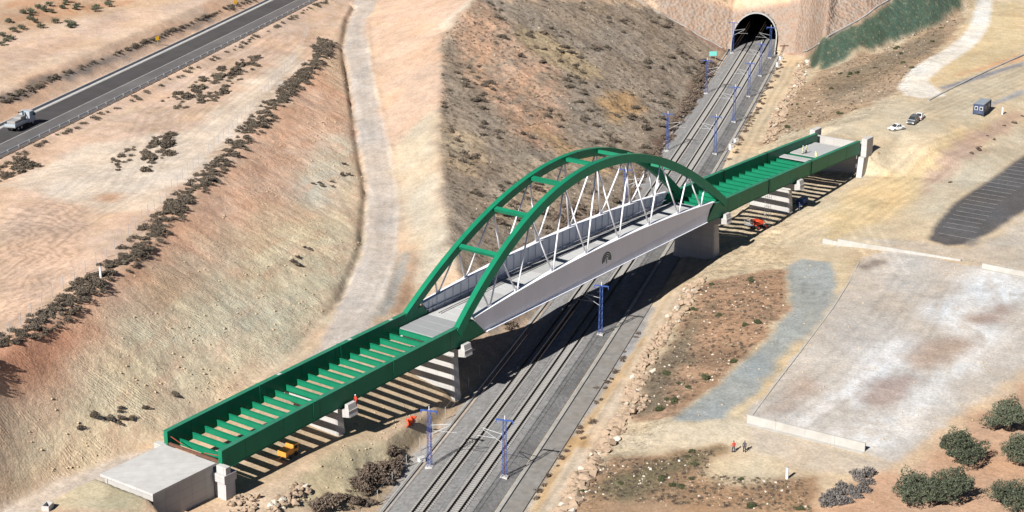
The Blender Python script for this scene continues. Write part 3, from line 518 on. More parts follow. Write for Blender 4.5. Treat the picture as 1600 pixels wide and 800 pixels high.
for sg in (-1, 1):
    lo, hi = (lambda a, b: (min(a,b), max(a,b)))(sg*4.86, sg*5.58)
    for (a, b, slant) in ((XL, -38.4, 1), (38.9, XR, -1)):
        xs = span(a, b, 24)
        def wx(x, z_hi):   # the end towards the white girder is cut on the slant, longer below
            return x + (3.2*slant if (not z_hi and abs(x-(b if slant>0 else a)) < .01) else 0)
        mb = MB(); rings = []
        for x in xs:
            zt_ = ZT(x)-.06; zb_ = ZT(x)-2.95
            zb_ -= .28*max(0, 1-abs(abs(x)-42)/9)      # haunch at the pier
            rings.append([(wx(x,0),lo,zb_),(wx(x,0),hi,zb_),(wx(x,1),hi,zt_),(wx(x,1),lo,zt_)])
        g = mb.loft(rings).build('side_girder', M['green'], bridge)
        strip(MB(), xs, ZT, lambda x: ZT(x)-.07, lo-.05, hi+.05).build('top_flange', M['flange'], g)
        bf = MB(); bf.loft([[(r[0][0],lo-.07,r[0][2]-.07),(r[0][0],hi+.07,r[0][2]-.07),(r[0][0],hi+.07,r[0][2]+.012),(r[0][0],lo-.07,r[0][2]+.012)] for r in rings]); bf.build('bottom_flange', M['green'], g)
        for q in range(7):                             # weld seams of the web plates
            xs_ = a+(b-a)*(q+.6)/7.4
            for yf in (lo, hi): MB().box(xs_-.035, xs_+.035, yf-.014, yf+.014, ZT(xs_)-2.88, ZT(xs_)-.1).build('weld_seam', M['seam'], g)
        for xj in ((-76.5,-58.5) if slant > 0 else (61.,80.)):   # splices
            MB().box(xj-.12, xj+.12, lo-.09, hi+.09, ZT(xj)-2.9, ZT(xj)+.05).build('splice_plate', M['dark'] if slant<0 else M['green'], g)
        if slant > 0:
            for xj in ((-72.,-56.,-46.) if sg > 0 else ()):
                MB().box(xj-.35, xj+.35, lo+.12, hi-.12, ZT(xj)+.004, ZT(xj)+.03).build('survey_plate', M['concw'], g)
# white tie girders of the main span
wg = {}
for sg in (-1, 1):
    xs = span(-38.2, 38.7, 30); n_ = len(xs)-1; rings = []
    for i, x in enumerate(xs):
        e0 = 3.0 if i == 0 else 0; e1 = -3.0 if i == n_ else 0
        sh = e0+e1; zt_ = ZW(x)-.07; zb_ = 9.72 if abs(x) < 37 else 9.72
        zc = 9.85+max(0., (x+22)/58)*1.75
        rings.append([(x+sh, sg*4.98, zb_), (x+sh, sg*5.70, zb_), (x+sh*.6, sg*5.46, zc), (x, sg*5.46, zt_), (x, sg*4.98, zt_)])
    w = MB().loft(rings).build('tie_girder', M['white'], bridge); wg[sg] = w
    lo, hi = (min(sg*4.8, sg*5.72), max(sg*4.8, sg*5.72))
    strip(MB(), xs, ZW, lambda x: ZW(x)-.08, lo, hi).build('top_flange', M['white'], w)
    lo, hi = (min(sg*4.9, sg*5.98), max(sg*4.9, sg*5.98))
    MB().box(-35.2, 35.7, lo, hi, 9.64, 9.73).build('bottom_flange', M['white'], w)
    for q in range(35):
        x = -36.6+73.4*q/34; yi = sg*4.98
        MB().box(x-.03, x+.03, min(yi, yi-sg*.16), max(yi, yi-sg*.16), 10.9, ZW(x)-.1).build('stiffener', M['white'], w)
    x0, x1 = -37.5, 38.
    MB().box(x0, x1, min(sg*4.98, sg*4.72), max(sg*4.98, sg*4.72), 11.6, 11.68).build('long_stiffener', M['white'], w)
# the emblem on the near tie girder: three arcs over a standing figure
e = MB(); cx, cz, yy = .7, 11.75, -5.46
for r0, r1 in ((1.22,1.48),(.86,1.08),(.52,.70)):
    k = 14; pts = []
    for i in range(k+1):
        a = R(-14)+R(208)*i/k; pts.append((a,))
    for i in range(k):
        a0, a1 = pts[i][0], pts[i+1][0]
        q = [(cx+r*math.cos(a), cz+r*math.sin(a)*1.02) for a, r in ((a0,r0),(a0,r1),(a1,r1),(a1,r0))]
        e.add([(x,yy-.004,z) for x,z in q]+[(x,yy-.05,z) for x,z in q], [(0,1,2,3),(7,6,5,4),(0,4,5,1),(1,5,6,2),(2,6,7,3),(3,7,4,0)])
e.box(cx-.09, cx+.09, yy-.05, yy-.004, cz-.62, cz+.05); e.tube((cx,yy-.005,cz+.2), (cx,yy-.05,cz+.2), .14, k=10)
e.build('emblem', M['emblem'], wg[-1])
# arch ribs
TX = [-35.4,-29.6,-20.5,-10.3,.0,10.4,20.8,30.0,36.1]; BX = [-33.8,-26.3,-15.9,-5.55,4.8,15.2,25.5,33.8]
def rib_section(x, sg, w=.98, dpt=1.5):
    dz = -2*17.0*(x-.4)/42.9**2; nrm = Vector((-dz,0,1)).normalized(); zt_ = ZA(x)
    top = Vector((x, 0, zt_)); bot = top - nrm*dpt; out = []
    for pt, so_ in ((bot,-1),(bot,1),(top,1),(top,-1)): out.append((pt.x, sg*YR(pt.z)+so_*w/2, pt.z))
    return out
for sg in (-1, 1):
    MB().loft([rib_section(x, sg) for x in span(-42.9, 43.7, 64)]).build('arch_rib', M['green'], bridge)
for x in TX[1:-1]:
    zc = ZA(x)-.62; y = YR(zc)-.49
    dz = -2*17.0*(x-.4)/42.9**2; up = Vector((-dz,0,1))
    MB().beam((x,-y-.05,zc), (x,y+.05,zc), .75, .62, up=up).build('cross_brace', M['green'], bridge)
for sg in (-1, 1):
    for i, xb in enumerate(BX):
        pb = Vector((xb, sg*5.25, ZW(xb)+.02))
        for xt, off in ((TX[i], -.3), (TX[i+1], .3)):
            zt_ = ZA(xt)-1.42; pt = Vector((xt-off*.9, sg*YR(zt_), zt_))
            MB().tube(pb+Vector((off*.8,0,.1)), pt, .145, k=8).build('hanger', M['white'], bridge, smooth=True)
        MB().box(xb-.5, xb+.5, sg*5.25-.06, sg*5.25+.06, ZW(xb)-.01, ZW(xb)+.42).build('hanger_plate', M['white'], bridge)
# cross beams, one mesh shared by all
bm_ = MB(); bm_.box(-.02,.02,-4.84,4.84,-.86,-.03); bm_.box(-.16,.16,-4.84,4.84,-.03,0); bm_.box(-.14,.14,-4.84,4.84,-.89,-.86); beam_me = bm_.mesh('cross_beam')
xb = -92.74
while xb < 101.8:
    link('cross_beam', beam_me, M['green'], bridge, (xb, 0, ZT(xb)-1.98)); xb += 2.414 if xb < 41 else 2.78
# deck panels
def panel_mesh(w, dk):
    m_ = MB(); m_.box(-w/2, w/2, -4.68, 4.68, 0, .2); return m_.mesh('deck_panel')
pm, pm2 = panel_mesh(2.375, 0), panel_mesh(2.37, 1); pm3 = panel_mesh(2.375, 2)
pm.materials.append(M['deck']); pm2.materials.append(M['deckdark']); pm3.materials.append(mat('precast_concrete_weathered', (.36,.36,.355), .88, .14, .4, dirt=(.3,.3,.29), dscale=.5, damt=.6))
x = -92.74+2.414*20.5; i = 0
while x < 40.5:
    me_ = pm2 if x < -37.5 else random.choice((pm, pm, pm3))
    o = link('deck_panel', me_, None, bridge, (x, random.uniform(-.03,.03), ZT(x)-1.97+random.uniform(0,.015)))
    if x < -37.5: o['label'] = 'darker grey deck panel'
    x += 2.414; i += 1
x = 86.6
while x < 102.5:
    if not (88 < x < 90): link('deck_panel', pm3 if x > 86 else pm2, None, bridge, (x, .25 if x < 90 else 0, ZT(x)-1.97+random.uniform(0,.02)))
    x += 2.414
for y in (3.55, 3.05):
    strip(MB(), span(-36, 39.5, 12), lambda x: ZT(x)-1.77+.16, lambda x: ZT(x)-1.77+.02, y-.08, y+.08).build('conduit', M['concw'], bridge)
MB().box(-94.95, -94.65, -4.8, 4.8, 9.15, 9.5).build('end_beam', M['rust'], bridge)
MB().beam((-94.6,-4.7,10.1), (-94.6,-1.8,9.7), .08, .08).beam((-94.6,4.6,10.4), (-94.6,2.4,9.8), .08, .08).build('edge_rail', M['redox'], bridge)
# ---------------------------------------------------------------- piers and abutments
def pier(X, zb, label, capz):
    t = empty('bridge_pier', (X, 0, zb)); h = capz-zb
    ring = lambda z, hx, hy, c=.25: [(-hx,-hy+c,z),(-hx+c,-hy,z),(hx-c,-hy,z),(hx,-hy+c,z),(hx,hy-c,z),(hx-c,hy,z),(-hx+c,hy,z),(-hx,hy-c,z)]
    MB().loft([ring(-1.2, 1.05, 4.9), ring(h-1.5, .85, 4.3)]).build('shaft', M['conc'], t, bevel=.04)
    MB().loft([[(-1.0,y,z0-zb),(1.0,y,z0-zb),(1.0,y,capz-.01-zb),(-1.0,y,capz-.01-zb)] for y, z0 in ((-6.95,capz-1.0),(-4.2,capz-1.5),(4.2,capz-1.5),(6.95,capz-1.0))]).build('cap', M['conc'], t, bevel=.03)
    for sg in (-1, 1):
        MB().loft([[(-.85,sg*y0,z-zb),(.95,sg*y0,z-zb),(.95,sg*y1,z-zb),(-.85,sg*y1,z-zb)] for z, y0, y1 in ((capz-1.05,6.0,7.05),(capz+.9,6.08,6.65))]).build('stop_block', M['concw'], t, bevel=.03)
        MB().box(-.5,.5,sg*5.2-.4,sg*5.2+.4,h-.02,h+.2).build('bearing', M['dark'], t)
        for q in range(4): MB().tube((.95,sg*(6.1+.2*q),h-.5),(2.1,sg*(6.1+.2*q),h-.72),.03,k=5).build('rebar', M['steel'], t) if X < -30 and X > -50 and sg < 0 else None
    tag(t, label, 'bridge pier', 'concrete bridge piers'); return t
pier(-41.6, -.6, 'tall pale concrete pier beside the tracks, striped by beam shadows', 8.85)
pier(42.4, -.2, 'concrete pier under the far end of the arch, in deep shade', 8.95)
pier(-69.5, 2.6, 'low concrete pier between the striped pier and the slab-topped abutment', 8.55)
pier(73.4, 1.2, 'concrete pier beside the red boom lift', 8.35)
ab = empty('abutment', (-95, 0, 4)); tag(ab, 'concrete abutment with flat pale approach slab', 'abutment')
MB().box(-12.3,-.72,-5.15,4.9,5.22,5.6).build('approach_slab', M['concw'], ab, bevel=.03)
MB().box(-11.9,-.9,-4.7,-4.3,-1.5,5.22).build('side_wall', M['conc'], ab)
MB().box(-11.9,-.9,4.0,4.45,-1.5,5.22).build('side_wall', M['conc'], ab)
MB().box(-11.8,-11.4,-4.69,4.44,-1.5,5.2).build('rear_wall', M['conc'], ab)
MB().loft([[(-.7-.1*q,-6.75,z),(1.1,-6.75,z),(1.1,6.75,z),(-.7-.1*q,6.75,z)] for q, z in ((1,-2.5),(0,3.0))]).build('front_wall', M['concw'], ab, bevel=.03)
MB().loft([[(-1.1,-6.95,z),(1.25,-6.95,z),(1.25,6.95,z),(-1.1,6.95,z)] for z in (3.0,4.2)]).build('bearing_shelf', M['concw'], ab, bevel=.03)
for sg in (-1,1): MB().box(-.72,.2,sg*6.0-.9,sg*6.0+.9,4.2,5.25).build('cheek_block', M['concw'], ab, bevel=.03)
ar = empty('abutment', (104, 0, 1)); tag(ar, 'concrete abutment with two tall end pillars below the dirt approach road', 'abutment')
MB().box(.2,1.4,-6.2,6.2,-1.5,7.35).build('front_wall', M['conc'], ar)
MB().box(1.0,1.6,-5.6,5.6,7.3,9.05).build('back_wall', M['conc'], ar)
for sg in (-1, 1):
    lo, hi = (min(sg*5.7,sg*7.0), max(sg*5.7,sg*7.0))
    MB().loft([[(-2.0,lo,-.8),(4.8,lo,-.8),(4.8,hi,-.8),(-2.0,hi,-.8)], [(-.9,lo,6.3),(3.6,lo,6.3),(3.6,hi,6.3),(-.9,hi,6.3)]]).build('pillar', M['concw'], ar, bevel=.04)
    MB().box(.12,3.4,lo,hi,6.3,10.3).build('end_stop', M['concw'], ar, bevel=.04)
    MB().box(-3.2,-.6,lo-.5,hi+.4,-.9,.75).build('footing', M['concw'], ar, bevel=.03)
# small things left on the far deck end
for q, (x, y, z, rz, L_, nm, lb) in enumerate(((106.6,7.3,8.75,.35,5.0,'timber_beam','pair of dark timbers lying beside the far pillar of the abutment'),(108.4,-8.0,8.0,.45,4.2,'timber_beam','dark timbers stacked beside the near pillar of the abutment'))):
    t_ = empty(nm, gxy(x, y), rz); tag(t_, lb, 'timber')
    MB().box(0,L_,-.15,.15,0,.25).build('timber', M['wood'], t_); MB().box(.3,L_+.4,.3,.6,0,.25).build('timber', M['wood'], t_)
# ---------------------------------------------------------------- railway
def sweep(name, prof, s0, s1, step, m, parent=None, smooth=False, closed=False):
    """a profile [(n, z), ...] carried along the railway"""
    ss = np.arange(s0, s1+.01, step); rings = []
    for s in ss:
        r = []
        for n, z in prof: x, y = sn2xy(s, n); r.append((float(x), float(y), z))
        rings.append(r)
    mb = MB(); mb.loft(rings, cap=closed, closed=closed); return mb.build(name, m, parent, smooth=smooth)
M['ballast'] = mat('ballast_stone', alb(150,149,148), .95, .32, 1.6, dirt=alb(135,132,129), dscale=.12, damt=.6, bump=.8, bscale=9)
M['ballastd'] = mat('ballast_dark', alb(136,135,134), .95, .32, 1.6, dirt=alb(96,95,94), dscale=.15, damt=.6, bump=.9, bscale=9)
M['sleeper'] = mat('sleeper_concrete', alb(164,161,157), .9, .14, 2)
M['rail'] = mat('rail_steel', (.009,.007,.0065), .8, .2, 3, metal=.3)
M['chan'] = mat('trough_concrete', alb(178,176,172), .9, .16, .8, dirt=alb(150,146,140), dscale=.5)
M['path'] = mat('service_path', alb(150,146,141), .95, .22, .9, dirt=alb(140,134,126), dscale=.2, bump=.4)
o = sweep('ballast_bed', [(-7.1,-1.2),(-7.0,-.86),(-4.7,-.3),(-.95,-.27),(0,-.36),(.95,-.27),(4.7,-.3),(7.0,-.86),(7.1,-1.2)], -150, 300, 2.5, M['ballast']); tag(o, kind='structure')
o = sweep('ballast_shoulder', [(4.75,-.296),(7.35,-.86),(7.4,-1.2),(4.6,-1.2)], -150, 300, 2.5, M['ballastd'], closed=True); tag(o, kind='structure')
for n0, nm in ((7.6,'right'),(-8.0,'left')):
    o = sweep('cable_trough', [(n0,-1.1),(n0+.55,-1.1),(n0+.55,-.66),(n0,-.66)], -150, 229, 2.5, M['chan'], closed=True)
    tag(o, 'pale concrete cable trough running along the %s' % ('ballast on the rubble wall side' if n0 > 0 else 'ballast on the bushy hillside foot'), 'cable trough', kind='structure')
o = sweep('path', [(8.3,-1.2),(8.3,-.78),(11.2,-.80),(11.2,-1.2)], -150, 228, 2.5, M['path'], closed=True); tag(o, kind='structure')
for tr, lab in ((-2.35,'pair of rails on pale sleepers nearer the scrubby hillside'),(2.35,'pair of rails on pale sleepers nearer the rubble wall')):
    t = empty('railway_track', (float(sn2xy(0,tr)[0]), float(sn2xy(0,tr)[1]), -.3)); tag(t, lab, 'railway track', 'railway tracks'); off = -Vector(t.location)
    for g in (-.753, .753):
        o = sweep('rail', [(tr+g-.09,-.03),(tr+g-.09,0),(tr+g+.09,0),(tr+g+.09,-.03),(tr+g+.04,-.12),(tr+g+.11,-.17),(tr+g-.11,-.17),(tr+g-.04,-.12)], -150, 300, 2.5, M['rail'], t, closed=True); o.location = off  # black head drawn over-wide, taking in the rail's own shadow line
    sb = MB(); sb.add([(-.15,-1.3,-.2),(.15,-1.3,-.2),(.15,1.3,-.2),(-.15,1.3,-.2),(-.12,-1.3,0),(.12,-1.3,0),(.12,-.45,0),(.12,.45,0),(.12,1.3,0),(-.12,1.3,0),(-.12,.45,0),(-.12,-.45,0)],
        [(3,2,1,0),(0,1,5,4),(1,2,8,7,6,5),(2,3,9,8),(3,0,4,11,10,9),(4,5,6,11),(6,7,10,11),(7,8,9,10)]); sme = sb.mesh('sleeper')
    far = MB(); s = -92.; k = 0
    while s < 228:
        x, y = sn2xy(s, tr); x2, y2 = sn2xy(s+.5, tr); a = math.atan2(y2-y, x2-x)
        if s < 85:
            o = link('sleeper', sme, M['sleeper'], t, (float(x)+off.x, float(y)+off.y, -.165+off.z)); o.rotation_euler = (0,0,a)
        else:
            c, sn_ = math.cos(a), math.sin(a); far.add([(float(x)+off.x+v[0]*c-v[1]*sn_, float(y)+off.y+v[0]*sn_+v[1]*c, v[2]-.165+off.z) for v in sb.v], sb.f)
        s += .62; k += 1
    o = far.build('sleeper_row', M['sleeper'], t); o['kind'] = 'stuff'
# catenary masts: lattice column, head beam, cantilever, footing
M['blue'] = mat('blue_mast_paint', (.045,.09,.28), .5, .15, 2)
M['insul'] = mat('insulator_white', (.7,.7,.72), .4, .05, 2)
def mast(s, side, label, with_red=False):
    n = side*5.75; x, y = sn2xy(s, n); x2, y2 = sn2xy(s+1, n); a = math.atan2(float(y2-y), float(x2-x))
    t = empty('catenary_mast', (float(x), float(y), -.62), a); tag(t, label, 'catenary mast', 'catenary masts along the tracks')
    inw = side   # track lies towards +Y local for the right side (n grows towards -Y)
    MB().box(-.55,.55,-.55,.55,-.5,.28).build('footing', M['concw'], t, bevel=.03)
    lt = MB(); H = 9.2; w0, w1 = .30, .21
    cw = lambda z: w0+(w1-w0)*z/H
    for sx in (-1,1):
        for sy in (-1,1): lt.beam((sx*w0,sy*w0,.25), (sx*w1,sy*w1,H), .055, .055)
    k = 13
    for i in range(k):
        z0 = .4+(H-.5)*i/k; z1 = .4+(H-.5)*(i+1)/k; q = 1 if i % 2 else -1
        for sy in (-1,1): lt.beam((-q*cw(z0),sy*cw(z0),z0), (q*cw(z1),sy*cw(z1),z1), .036, .036, up=(0,1,0))
        for sx in (-1,1): lt.beam((sx*cw(z0),-q*cw(z0),z0), (sx*cw(z1),q*cw(z1),z1), .036, .036, up=(1,0,0))
    lt.build('lattice_column', M['blue'], t)
    hb = MB(); hb.box(-.1,.1,-1.3,1.3,H-.12,H+.06); hb.box(-.06,.06,-1.3,-1.2,H-.55,H-.1); hb.box(-.06,.06,1.2,1.3,H-.55,H-.1); hb.build('head_beam', M['blue'], t)
    MB().tube((0,0,H+.06),(0,0,H+.7),.06,k=6).build('insulator', M['insul'], t)
    yt = inw*3.4; c = MB(); c.tube((0,inw*.25,6.9),(0,yt,7.5),.05,k=6); c.tube((0,inw*.25,5.5),(0,yt,7.35),.05,k=6); c.tube((0,inw*1.3,6.15),(0,yt+inw*.9,6.2),.04,k=6)
    c.build('cantilever', M['steel'], t)
    if with_red: MB().tube((.34,.12*inw,.3),(.26,.1*inw,6.2),.05,k=6).build('red_tube', M['redox'], t)  # thin red tube up the lower part of the mast
    return t
for a_ in ((-65,-1,'blue lattice mast beside the striped pier, on the hillside edge',1),(-65,1,'blue lattice mast in front of the bridge, on the service path edge',1),(-5.9,1,'blue lattice mast standing at the edge of the arch shadow',0),
           (66,-1,'blue lattice mast behind the far tie girder, below the scrub hillside',0),(115,-1,'blue lattice mast at the hillside foot, second from the tunnel on that side',0),(174.6,-1,'blue lattice mast at the hillside foot near the turquoise sign',0),
           (115.7,1,'blue lattice mast opposite the hillside mast, first beyond the open bridge beams',0),(146.7,1,'blue lattice mast on the rubble wall side, fourth from the tunnel mouth',0),(174.6,1,'blue lattice mast on the rubble wall side, third from the tunnel mouth',0),
           (199.5,1,'blue lattice mast on the rubble wall side, second from the tunnel mouth',0),(223,1,'blue lattice mast on the rubble wall side right by the tunnel mouth',0),(226.5,-1,'blue lattice mast at the foot of the portal face beside the drain',0)): mast(*a_)
M['wire'] = mat('copper_wire', (.10,.075,.06), .5, .1, 1)
for tr, lb in ((-2.35,'overhead contact and carrier wire above the hillside track'),(2.35,'overhead contact and carrier wire above the rubble wall side track')):
    t = empty('overhead_wire', (float(sn2xy(0,tr)[0]), float(sn2xy(0,tr)[1]), 5.6)); tag(t, lb, 'wire', 'overhead wires'); off = -Vector(t.location)
    for z in (5.6, 6.85):
        mb = MB(); ss = np.arange(-150, 290, 10.)
        for i in range(len(ss)-1):
            p0, p1 = sn2xy(ss[i], tr), sn2xy(ss[i+1], tr); mb.tube((float(p0[0]),float(p0[1]),z), (float(p1[0]),float(p1[1]),z), .028, k=4)
        o = mb.build('wire', M['wire'], t); o.location = off
# small line-side cabinets and cable covers
M['cab'] = mat('cabinet_grey', (.62,.62,.6), .6, .08, 2)
for s, n, h, lb in ((121,8.9,1.5,'pale signal cabinet beside the mast opposite the hillside'),(127,9.2,1.0,'low pale cabinet by the service path beyond the bridge'),(213,9.3,1.3,'slim pale cabinet near the tunnel mouth'),(222,9.2,1.2,'pale cabinet at the foot of the tunnel mouth'),(-63,-7.7,.7,'small white junction box at the foot of the mast by the striped pier')):
    t = empty('signal_cabinet', gpos(s, n, .02), PHI); tag(t, lb, 'cabinet', 'line-side cabinets')
    MB().box(-.35,.35,-.5,.5,0,h).build('body', M['cab'], t, bevel=.03); MB().box(-.4,.4,-.55,.55,h,h+.06).build('lid', M['concw'], t); MB().box(-.36,-.35,-.04,.04,h*.4,h*.6).build('handle', M['dark'], t)
# ---------------------------------------------------------------- tunnel
M['liner'] = mat('tunnel_lining', (.02,.02,.021), .9, .2, .4)
tp = empty('tunnel_portal', (float(sn2xy(231,0)[0]), float(sn2xy(231,0)[1]), -.9)); tag(tp, 'pale concrete horseshoe collar of the dark railway tunnel mouth', 'tunnel portal'); off = -Vector(tp.location)
def bore(r): return [(-r*.985,-1.2),(-r,1.0)]+[(r*math.cos(R(a)), TZ+r*math.sin(R(a))) for a in range(180,-1,-10)]+[(r,1.0),(r*.985,-1.2)]
def face_s(n, z): return 229.3 + max(0, z)/1.25
def col_ring(r, ds):
    out = []
    for n, z in bore(r): s = face_s(n, z)+ds; x, y = sn2xy(s, n); out.append((float(x), float(y), z))
    return out
inn = bore(TR)
c_ = MB(); A_ = [col_ring(TR+.02,-.55), col_ring(TR+.36,-.55), col_ring(TR+.36,2.6), col_ring(TR+.02,2.6)]; n_ = len(A_[0])
c_.add([p for r in A_ for p in r], [(i*n_+j, i*n_+j+1, ((i+1)%4)*n_+j+1, ((i+1)%4)*n_+j) for i in range(4) for j in range(n_-1)])
o = c_.build('collar', M['chan'], tp); o.location = off
tb = MB(); rings = [col_ring(TR+.01, 0)]
for s in (246, 260, 285, 330): rings.append([(float(sn2xy(s,n)[0]), float(sn2xy(s,n)[1]), z) for n, z in bore(TR+.01)])
tb.loft(rings, cap=False, closed=False); n_ = len(rings[0]); tb.f.append(tuple(range(4*n_, 5*n_)))
o = tb.build('lining', M['liner'], tp); o.location = off
o = sweep('tunnel_floor', [(-7.2,-.9),(7.2,-.9)], 226, 332, 4, M['path']); tag(o, kind='structure')
# drains running up either side of the portal face
def chain(name, pts, w, h, m, label, cat, lift=0, kind=None):
    pv = [gpos(*p_) for p_ in pts]; t = MB(); base = pv[0]
    for i in range(len(pv)-1): t.beam(pv[i]-base+Vector((0,0,lift)), pv[i+1]-base+Vector((0,0,lift)), w, h)
    o = t.build(name, m, None, base); tag(o, label, cat, kind=kind); return o
chain('drain_channel', [(229.0-.6,n) for n in (-9,-12,-16,-20,-25,-30,-35,-40,-45)], .5, .35, M['chan'], 'pale concrete drain climbing beside the portal face from the hillside foot', 'drain', .1)
chain('drain_channel', [(223.6,15.4),(221.1,16.9),(214.7,19),(209.2,20.9),(208.9,23.2),(212,25),(214.8,27.1),(217.5,29),(220.2,30.9),(223.5,33),(228.2,35.3),(233.1,37.9),(237.5,40.2),(245,44.2)], .5, .35, M['chan'], 'pale concrete drain between the rock face and the green netting', 'drain', .12)
# ---------------------------------------------------------------- motorway
M['asph'] = mat('asphalt', (.105,.10,.10), .85, .15, .3, dirt=(.15,.145,.14), dscale=.06, damt=.6, bump=.1)
M['asphd'] = mat('asphalt_dark', (.058,.054,.055), .85, .15, .3, dirt=(.08,.075,.075), dscale=.08, damt=.6, bump=.1)
M['paint'] = mat('road_paint', (.42,.41,.39), .7, .3, 2)
def hw(name, n0, n1, z, m, s0=-130, s1=300): return sweep(name, [(n0,z),(n1,z)], s0, s1, 6, m)
HZ = 18.86
tag(hw('road', -130.4, -117.6, HZ, M['asph']), kind='structure')
tag(hw('road_lane', -128.6, -122.6, HZ+.006, M['asphd']), kind='structure')
for n in (-128.75, -122.4): tag(hw('road_marking', n-.08, n+.08, HZ+.012, M['paint']), kind='structure')
o = sweep('concrete_barrier', [(-130.3,HZ),(-129.7,HZ),(-129.9,HZ+.25),(-129.95,HZ+.5),(-130.1,HZ+.5)], -130, 300, 6, M['concw'], closed=True); tag(o, 'long pale concrete barrier along the motorway beside the pink bank', 'barrier')
tag(hw('gutter', -132.0, -130.45, HZ+.05, M['concw']), kind='structure')
tag(hw('gutter', -129.65, -128.95, HZ+.02, M['concw']), kind='structure')
t = empty('guardrail', (float(sn2xy(100,-117.2)[0]), float(sn2xy(100,-117.2)[1]), HZ)); tag(t, 'galvanised guardrail on posts between motorway and dirt plateau', 'guardrail'); off = -Vector(t.location)
o = sweep('rail_beam', [(-117.25,HZ+.45),(-117.16,HZ+.52),(-117.25,HZ+.6),(-117.16,HZ+.68),(-117.25,HZ+.78),(-117.32,HZ+.78),(-117.32,HZ+.45)], -20, 190, 6, M['steel'], t, closed=True); o.location = off
o = sweep('rail_beam', [(-116.95,HZ+.05),(-116.9,HZ+.25),(-116.98,HZ+.25)], -20, 190, 6, M['steel'], t, closed=True); o.location = off
pmsh = MB().box(-.08,.08,-.07,.07,0,.95).mesh('post')
for s in np.arange(-18, 189, 4.0):
    x, y = sn2xy(s, -117.05); o = link('post', pmsh, M['steel'], t, (float(x)+off.x, float(y)+off.y, HZ+off.z)); o.rotation_euler = (0,0,PHI)
# gravel strip and dirt lanes beyond are part of the ground; two small yellow signs
M['yellow'] = mat('yellow_sign', (.65,.36,.02), .6, .1, 2)
for s, lb in ((102,'small yellow sign on a post beyond the motorway barrier'),(150,'small yellow sign farther along the motorway, by the upper bend')):
    t = empty('road_sign', gpos(s, -132.4), PHI); tag(t, lb, 'sign', 'yellow road signs'); MB().tube((0,0,0),(0,0,1.9),.05).build('post', M['steel'], t); MB().box(-.06,0,-.45,.45,1.1,2.1).build('plate', M['yellow'], t)
# ---------------------------------------------------------------- wire fence along the crest of the cut
fl = [(-100,-61.5),(-88,-61.2),(-67,-64.6),(-46.8,-66.4),(7.2,-78.1),(61.8,-88.8),(100,-97),(125,-103),(146,-109.5)]
t = empty('wire_fence', gpos(-46.8,-66.4)); tag(t, 'thin wire fence on slim posts along the bushy crest of the cut', 'fence'); off = -Vector(t.location)
fm = MB().tube((0,0,-.3),(0,0,2.1),.055,k=5).mesh('post'); prev = None; wm = [MB(), MB(), MB()]; fa = np.array(fl)
for s in np.arange(-100, 146, 4.0):
    pp = gpos(s, float(np.interp(s, fa[:,0], fa[:,1]))) ; link('post', fm, M['steel'], t, pp+off)
    if prev is not None:
        for w_, zz in zip(wm, (.6,1.25,1.95)): w_.tube(prev+off+Vector((0,0,zz)), pp+off+Vector((0,0,zz)), .012, k=3)
    prev = pp
for w_ in wm: w_.build('wire', M['steel'], t)
t = empty('wire_fence', gpos(-70,-9.0)); tag(t, 'slim wire fence below the brown thicket by the railway', 'fence'); off = -Vector(t.location); prev = None; w_ = MB()
for s in np.arange(-96, -28, 6.0):
    pp = gpos(s, -9.0); link('post', fm, M['steel'], t, pp+off)
    if prev is not None:
        for zz in (.7,1.9): w_.tube(prev+off+Vector((0,0,zz)), pp+off+Vector((0,0,zz)), .012, k=3)
    prev = pp
w_.build('wire', M['steel'], t)
# ---------------------------------------------------------------- concrete walls in the yard, parking lot
M['wallc'] = mat('yard_wall_concrete', (.40,.385,.355), .92, .12, .6, dirt=(.31,.285,.25), dscale=.25, damt=.5, bump=.2)
def wall(a, b, h, lb, th=.32, gh=0):
    pa, pb = gpos(*a), gpos(*b); d = pb-pa; t = empty('retaining_wall', pa, math.atan2(d.y, d.x)); L_ = math.hypot(d.x, d.y); tag(t, lb, 'wall')
    k = max(2, int(L_/4.5))
    for i in range(k):
        m = MB(); x0, x1 = L_*i/k+.012, L_*(i+1)/k-.012; m.loft([[(x,-th/2,-.4),(x,th/2,-.4),(x,th/2,h+random.uniform(-.02,.02)),(x,-th/2,h)] for x in (x0, x1)]); m.build('wall_panel', M['wallc'], t)
    MB().box(0,L_,-.9,.9,-.5,.06).build('footing', M['wallc'], t)
    return t
wall((-45.6,37.9),(-50.7,55.9),1.35,'low concrete wall at the edge of the white-stained yard beside the olive trees')
wall((45.2,41.5),(39.8,65.2),1.35,'low concrete wall between the yard and the black parking bays')
wall((36.6,69.2),(33.3,79.5),1.0,'short concrete kerb wall past the gap beyond the parking bays wall')
wall((46.5,38.5),(44.9,42.6),1.0,'short stub of concrete wall at the sandy end of the yard wall')
chain('kerb', [(-43,38.2),(-33,39.4),(-15,41.8),(7,44.6),(20,45.8),(35,46.6)], .2, .14, M['wallc'], 'weathered concrete kerb between yard and gravel path', 'kerb', .05)
0 and chain('edging_board', [(5,37.6),(15,37.0),(27,33.6),(32,36.5)], .12, .3, M['redox'], 'thin reddish edging along the gravel path bend', 'edging', .1)
chain('kerb', [(147,53.5),(160,58.2),(175,64.2),(195,72.6),(215,81.5)], .5, .3, M['chan'], 'pale kerb beside the dark strip of the approach road', 'kerb', .08)
M['lot'] = mat('old_asphalt', (.075,.07,.068), .9, .2, .3, dirt=(.20,.185,.17), dscale=.10, damt=.75, bump=.15)
